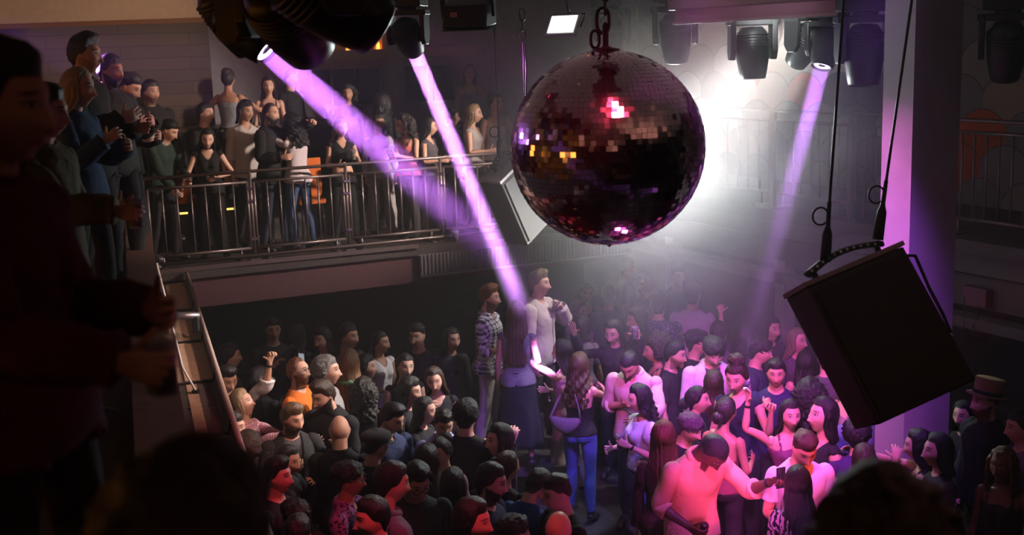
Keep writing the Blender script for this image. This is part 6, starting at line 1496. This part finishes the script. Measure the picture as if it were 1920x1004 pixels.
# ------------------------------------------------------------------ haze
def haze_box():
    m = bpy.data.materials.new('haze'); m.use_nodes = True; nt = m.node_tree; nt.nodes.clear(); out = NN(nt, 'ShaderNodeOutputMaterial'); v = NN(nt, 'ShaderNodeVolumeScatter')
    v.inputs['Color'].default_value = (.95, .95, .97, 1); v.inputs['Density'].default_value = .0065; v.inputs['Anisotropy'].default_value = .25
    nt.links.new(v.outputs[0], out.inputs['Volume'])
    o = slab([(-8.5, 4.0), (7.5, 4.0), (7.5, 20.2), (-8.5, 20.2)], .02, CEIL-.02).build('haze', m); o['kind'] = 'stuff'; tag(o, 'thin grey haze filling the hall over the dance floor', 'haze')
def smoke_box(c, rad, dens, label, seed):
    m = bpy.data.materials.new('smoke'); m.use_nodes = True; nt = m.node_tree; nt.nodes.clear(); out = NN(nt, 'ShaderNodeOutputMaterial'); v = NN(nt, 'ShaderNodeVolumeScatter')
    tc = NN(nt, 'ShaderNodeTexCoord'); ln = NN(nt, 'ShaderNodeVectorMath', operation='LENGTH'); nt.links.new(tc.outputs['Object'], ln.inputs[0])
    no = NN(nt, 'ShaderNodeTexNoise'); no.inputs['Scale'].default_value = 2.2; no.inputs['Detail'].default_value = 3; no.inputs['Distortion'].default_value = .5; nt.links.new(tc.outputs['Object'], no.inputs['Vector'])
    fall = M_(nt, 'SUBTRACT', 1.0, ln.outputs['Value'], clamp=True)
    d = M_(nt, 'MULTIPLY', M_(nt, 'POWER', fall, 1.3), M_(nt, 'MULTIPLY', M_(nt, 'SUBTRACT', no.outputs['Fac'], .28, clamp=True), dens*4.0))
    nt.links.new(d, v.inputs['Density']); v.inputs['Color'].default_value = (.96, .97, .97, 1); v.inputs['Anisotropy'].default_value = .2
    nt.links.new(v.outputs[0], out.inputs['Volume'])
    bm = bmesh.new(); bmesh.ops.create_icosphere(bm, subdivisions=3, radius=1.0); me = bpy.data.meshes.new('smoke'); bm.to_mesh(me); bm.free(); me.materials.append(m)
    o = bpy.data.objects.new('smoke', me); o.location = c; o.scale = rad; COL.objects.link(o); o['kind'] = 'stuff'; tag(o, label, 'smoke')
haze_box()
smoke_box(atd(1345, 330, 11.6), (2.5, 2.5, 2.2), .36, 'dense white smoke drifting right of and behind the mirror ball', 1)
# ------------------------------------------------------------------ lights
def beam_cone(p, tgt, deg, frac, dens, label, r0=.03, fade=.4):  # denser haze added in the shape of the beam so its light shows
    p = np.array(p); d = np.array(tgt)-p; L = np.linalg.norm(d); d /= L; L *= frac; r1 = r0+L*math.tan(R(deg/2))*1.04
    m = bpy.data.materials.new('beam_haze'); m.use_nodes = True; nt = m.node_tree; nt.nodes.clear(); out = NN(nt, 'ShaderNodeOutputMaterial'); v = NN(nt, 'ShaderNodeVolumeScatter')
    v.inputs['Color'].default_value = (.95, .95, .97, 1); v.inputs['Density'].default_value = dens; v.inputs['Anisotropy'].default_value = .1; nt.links.new(v.outputs[0], out.inputs['Volume'])
    tc = NN(nt, 'ShaderNodeTexCoord'); dp = NN(nt, 'ShaderNodeVectorMath', operation='DOT_PRODUCT'); nt.links.new(tc.outputs['Object'], dp.inputs[0]); dp.inputs[1].default_value = tuple(d)
    nt.links.new(M_(nt, 'MULTIPLY', M_(nt, 'DIVIDE', M_(nt, 'SUBTRACT', L, dp.outputs['Value']), L*fade, clamp=True), dens), v.inputs['Density'])      # thins out towards its end
    F = frame_z(d); mb = MB(); mb.lathe([(r0, .0), (r0+(r1-r0)*.5, L*.5), (r1, L)], F, (0, 0, 0), 32)
    o = mb.build('beam_haze', m); o.location = p; o['kind'] = 'stuff'; tag(o, label, 'haze')
def beam(p, tgt, col, power, spread, size, frac, dens, label):
    p = np.array(p); v = np.array(tgt)-p; p = p+v/np.linalg.norm(v)*.012
    L = bpy.data.lights.new('beam_light', 'AREA'); L.shape = 'DISK'; L.size = size; L.spread = R(spread); L.energy = power; L.color = col
    o = bpy.data.objects.new('beam_light', L); o.visible_camera = False; o.location = p; o.rotation_euler = Vector(v).to_track_quat('-Z', 'Y').to_euler(); COL.objects.link(o)
    beam_cone(p+v*.001, tgt, spread*.9, frac, dens, label, size/2*.96, .75 if spread > 3 else .15)
beam(L1, T1, (.64, .19, 1.0), 8.5, 5.0, .12, .66, .24, 'hazy purple beam slanting across the rear gallery from top left')
beam(L2, T2, (.68, .23, 1.0), 16, 2.4, .11, .93, .22, 'brightest purple beam slanting down past the left of the mirror ball')
beam(L3, T3, (.66, .25, 1.0), 4.5, 4.0, .14, .62, .20, 'faint purple beam in front of the right gallery railing')
# white lamp behind the ball that lights the smoke, the galleries and the backs of the crowd
wb = aim_head(1250, 262, 11.6, atd(1290, 330, 10.0), 'white moving head lamp in the smoke behind the mirror ball', 1.0, False)
spot('white_backlight', wb+np.array((.03, -.16, 0)), atd(1130, 470, 8.2), (.88, 1.0, .97), 370, 160, .35, .12)
spot('mural_wash', (2.0, 9.4, 5.15), (3.7, 15.0, 3.6), (.96, 1.0, .98), 600, 36, .9, .12)  # fill added to brighten the mural, no fixture
spot('gallery_wash', z_(CORN+G_*3.0-N_*.4, 4.9), BR0+E_*1.0+N_*.5+np.array((0, 0, 3.4)), (1.0, .80, .68), 2000, 46, .7, .12)
spot('floor_wash', (3.1, 11.0, 4.9), (-2.0, 9.6, 1.3), (1.0, .84, .78), 3000, 44, .8, .12)
spot('centre_wash', (2.7, 12.0, 4.9), (.3, 12.0, 1.7), (1.0, .94, .92), 950, 50, .9, .12)
# magenta and violet washes over the dancers
spot('magenta_wash', (.9, 5.6, 5.15), (1.75, 9.9, 1.4), (1.0, .14, .72), 2200, 36, .8, .1)
spot('violet_toplight', (2.3, 7.0, 5.1), (1.75, 9.9, 1.4), (.45, .10, 1.0), 1100, 56, .8, .1)
spot('blue_wash', (1.3, 8.2, 5.1), (.9, 11.4, .8), (.22, .20, 1.0), 800, 30, .8, .1)
spot('red_wash', (3.4, 6.6, 3.6), (1.85, 8.6, 1.3), (1.0, .07, .03), 420, 22, .8, .1)
spot('red_left_wash', (.6, 5.4, 4.9), (-.9, 8.0, 1.3), (1.0, .05, .12), 420, 46, .9, .1)
spot('pillar_wash', (-1.4, 9.6, 5.0), (3.02, 9.2, 3.3), (1.0, .16, .85), 1700, 21, .9, .1)
spot('ledge_wash', (1.6, 7.4, 5.0), (-2.6, 9.6, 2.1), (1.0, .62, .50), 900, 34, .9, .1)
# violet lamp over the left gallery that catches the mirror ball, and unseen pink floor lamps added for its glints
lv = moving_head(np.array((-5.2, 10.4, 5.34)), BC-np.array((-5.2, 10.4, 4.95)), 'moving head lamp above the left gallery aimed at the mirror ball', .9, True)[1]
spot('ball_light', lv, BC, (.58, .20, 1.0), 6000, 8.2, .4, .16)
def added_floor_lamp(p, tgt, label):  # unseen pink lamps added below the view to glint in the ball
    root = empty('added_floor_spotlight', p); tag(root, label, 'stage lamp'); d = np.array(tgt)-np.array(p); d /= np.linalg.norm(d)
    mb = MB(); mb.lathe([(.05, -.12), (.10, -.10), (.13, .10), (.12, .09), (.09, -.06)], frame_z(d), (0, 0, 0), 20); mb.build('housing', MAT['black_metal'], root)
    mb = MB(); mb.lathe([(.001, .05), (.11, .06), (.11, .055), (.001, .045)], frame_z(d), (0, 0, 0), 20); mb.build('lens', MAT['lens_pink'], root)
    mb = MB(); mb.tube([(0, 0, -.08), (0, 0, -p[2])], .02, 8); mb.lathe([(.22, -p[2]), (.20, -p[2]+.03), (.02, -p[2]+.04)], None, (0, 0, 0), 20); mb.build('stand', MAT['black_metal'], root)
    return np.array(p)+d*.13
MAT['lens_pink'] = simple('lens_pink', (1, .4, .8), .3, emit=(1, .10, .62), estr=30)
fp = added_floor_lamp((1.30, 6.75, 1.5), (1.7, 10.0, 1.8), 'unseen pink spotlight on a stand added in front of the dancers')
spot('pink_uplight', fp, (1.9, 10.0, 1.75), (1.0, .10, .48), 120, 50, .8, .09)
fq = added_floor_lamp((1.00, 6.95, 1.0), BC, 'unseen pink spotlight on a stand added to glint in the mirror ball')
spot('pink_ball_light', fq, BC, (1.0, .12, .62), 260, 20, .6, .10)
for k, (x, y) in enumerate(((-5.0, 8.9), (-4.8, 7.4))): moving_head(np.array((x, y, 5.34)), BC-np.array((x, y, 4.95)), ['lit moving head lamp above the left gallery, middle of its row', 'lit moving head lamp above the left gallery closest to the camera'][k], .9, True)
# washes without fixtures, then unseen warm glow added around the photographer
spot('screen_wash', (1.3, 7.6, 4.6), (1.95, 9.0, 5.08), (1.0, .62, .85), 20, 36, .9, .1)  # added to brighten the screen cloth, no fixture
spot('soffit_wash', (-2.2, 9.2, 4.7), (-5.0, 13.0, 5.3), (1.0, .66, .45), 220, 60, .9, .15)  # added to brighten the soffit, no fixture
spot('warm_left', (-1.2, 9.0, 5.1), (-5.2, 13.5, 4.4), (1.0, .55, .32), 160, 80, .9, .2)
spot('pink_left', (-.6, 9.6, 4.9), (-3.2, 8.6, 4.4), (1.0, .34, .36), 90, 44, .9, .12)
for k in range(6):  # unseen glowing panels added for the amber strip mirrored in the ball
    p = lw+PD*(-5.2+k*1.2)-PN*.12; root = empty('added_shelf_glow', z_(p, 3.75)); tag(root, 'unseen glowing amber shelf added on the left wall beside the camera', 'added glow', 'unseen amber shelves added on the left wall'); f3 = np.stack([PD, PN, [0, 0, 1]], 1)
    mb = MB(); mb.box((0, 0, 0), (1.08, .05, .46), f3); mb.build('glow_panel', MAT['amber'], root)
    mb = MB(); mb.box(tuple(-PN*.08+np.array((0, 0, -.24))), (1.1, .22, .03), f3); mb.build('board', MAT['black_metal'], root)
for x, y in ((-3.4, .3), (.6, -1.6), (3.0, 3.4)):  # unseen lamps added to warm the ceiling that the ball mirrors
    L = bpy.data.lights.new('ceiling_warm', 'SPOT'); L.energy = {-3.4: 50, .6: 300, 3.0: 210}[x]; L.color = (1, .50, .40); L.spot_size = R(150); L.spot_blend = 1; L.shadow_soft_size = .15; o = bpy.data.objects.new('ceiling_warm', L); o.location = (x, y, 4.35); o.rotation_euler = (R(180), 0, 0); COL.objects.link(o)
    root = empty('added_uplighter', (x, y, 4.28)); tag(root, 'unseen black lamp bowl added under the ceiling over the camera', 'lamp', 'unseen lamps added over the camera'); mb = MB(); mb.lathe([(.06, -.06), (.12, .0), (.115, .0), (.05, -.05)], None, (0, 0, 0), 20); mb.build('bowl', MAT['black_metal'], root); mb = MB(); mb.tube([(.11, 0, 0), (.11, 0, CEIL-4.28)], .006, 6); mb.build('rod', MAT['black_metal'], root)
w = bpy.data.worlds.new('World'); SC.world = w; w.use_nodes = True; bg = w.node_tree.nodes['Background']; bg.inputs[0].default_value = (.5, .4, .6, 1); bg.inputs[1].default_value = .004
# ------------------------------------------------------------------ camera
cam = bpy.data.cameras.new('camera'); co = bpy.data.objects.new('camera', cam); COL.objects.link(co); SC.camera = co
cam.sensor_width = 36; cam.lens = FPX*36/1920; cam.clip_start = .05
co.matrix_world = Matrix(((_r[0], _u[0], -_f[0], 0), (_r[1], _u[1], -_f[1], 0), (_r[2], _u[2], -_f[2], ZC), (0, 0, 0, 1)))
cam.dof.use_dof = True; cam.dof.focus_distance = 9.5; cam.dof.aperture_fstop = 2.4
SC.view_settings.view_transform = 'Standard'; SC.view_settings.look = 'None'; SC.view_settings.exposure = 0; SC.view_settings.gamma = 1; SC.view_settings.use_curve_mapping = False

cy = SC.cycles
cy.use_light_tree = False; cy.max_bounces = 5; cy.diffuse_bounces = 2; cy.glossy_bounces = 3; cy.transmission_bounces = 4; cy.transparent_max_bounces = 6; cy.volume_bounces = 0
cy.use_adaptive_sampling = True; cy.adaptive_threshold = .03; cy.volume_max_steps = 128; cy.volume_step_rate = 2.0; cy.caustics_reflective = False; cy.caustics_refractive = False; cy.sample_clamp_indirect = 4
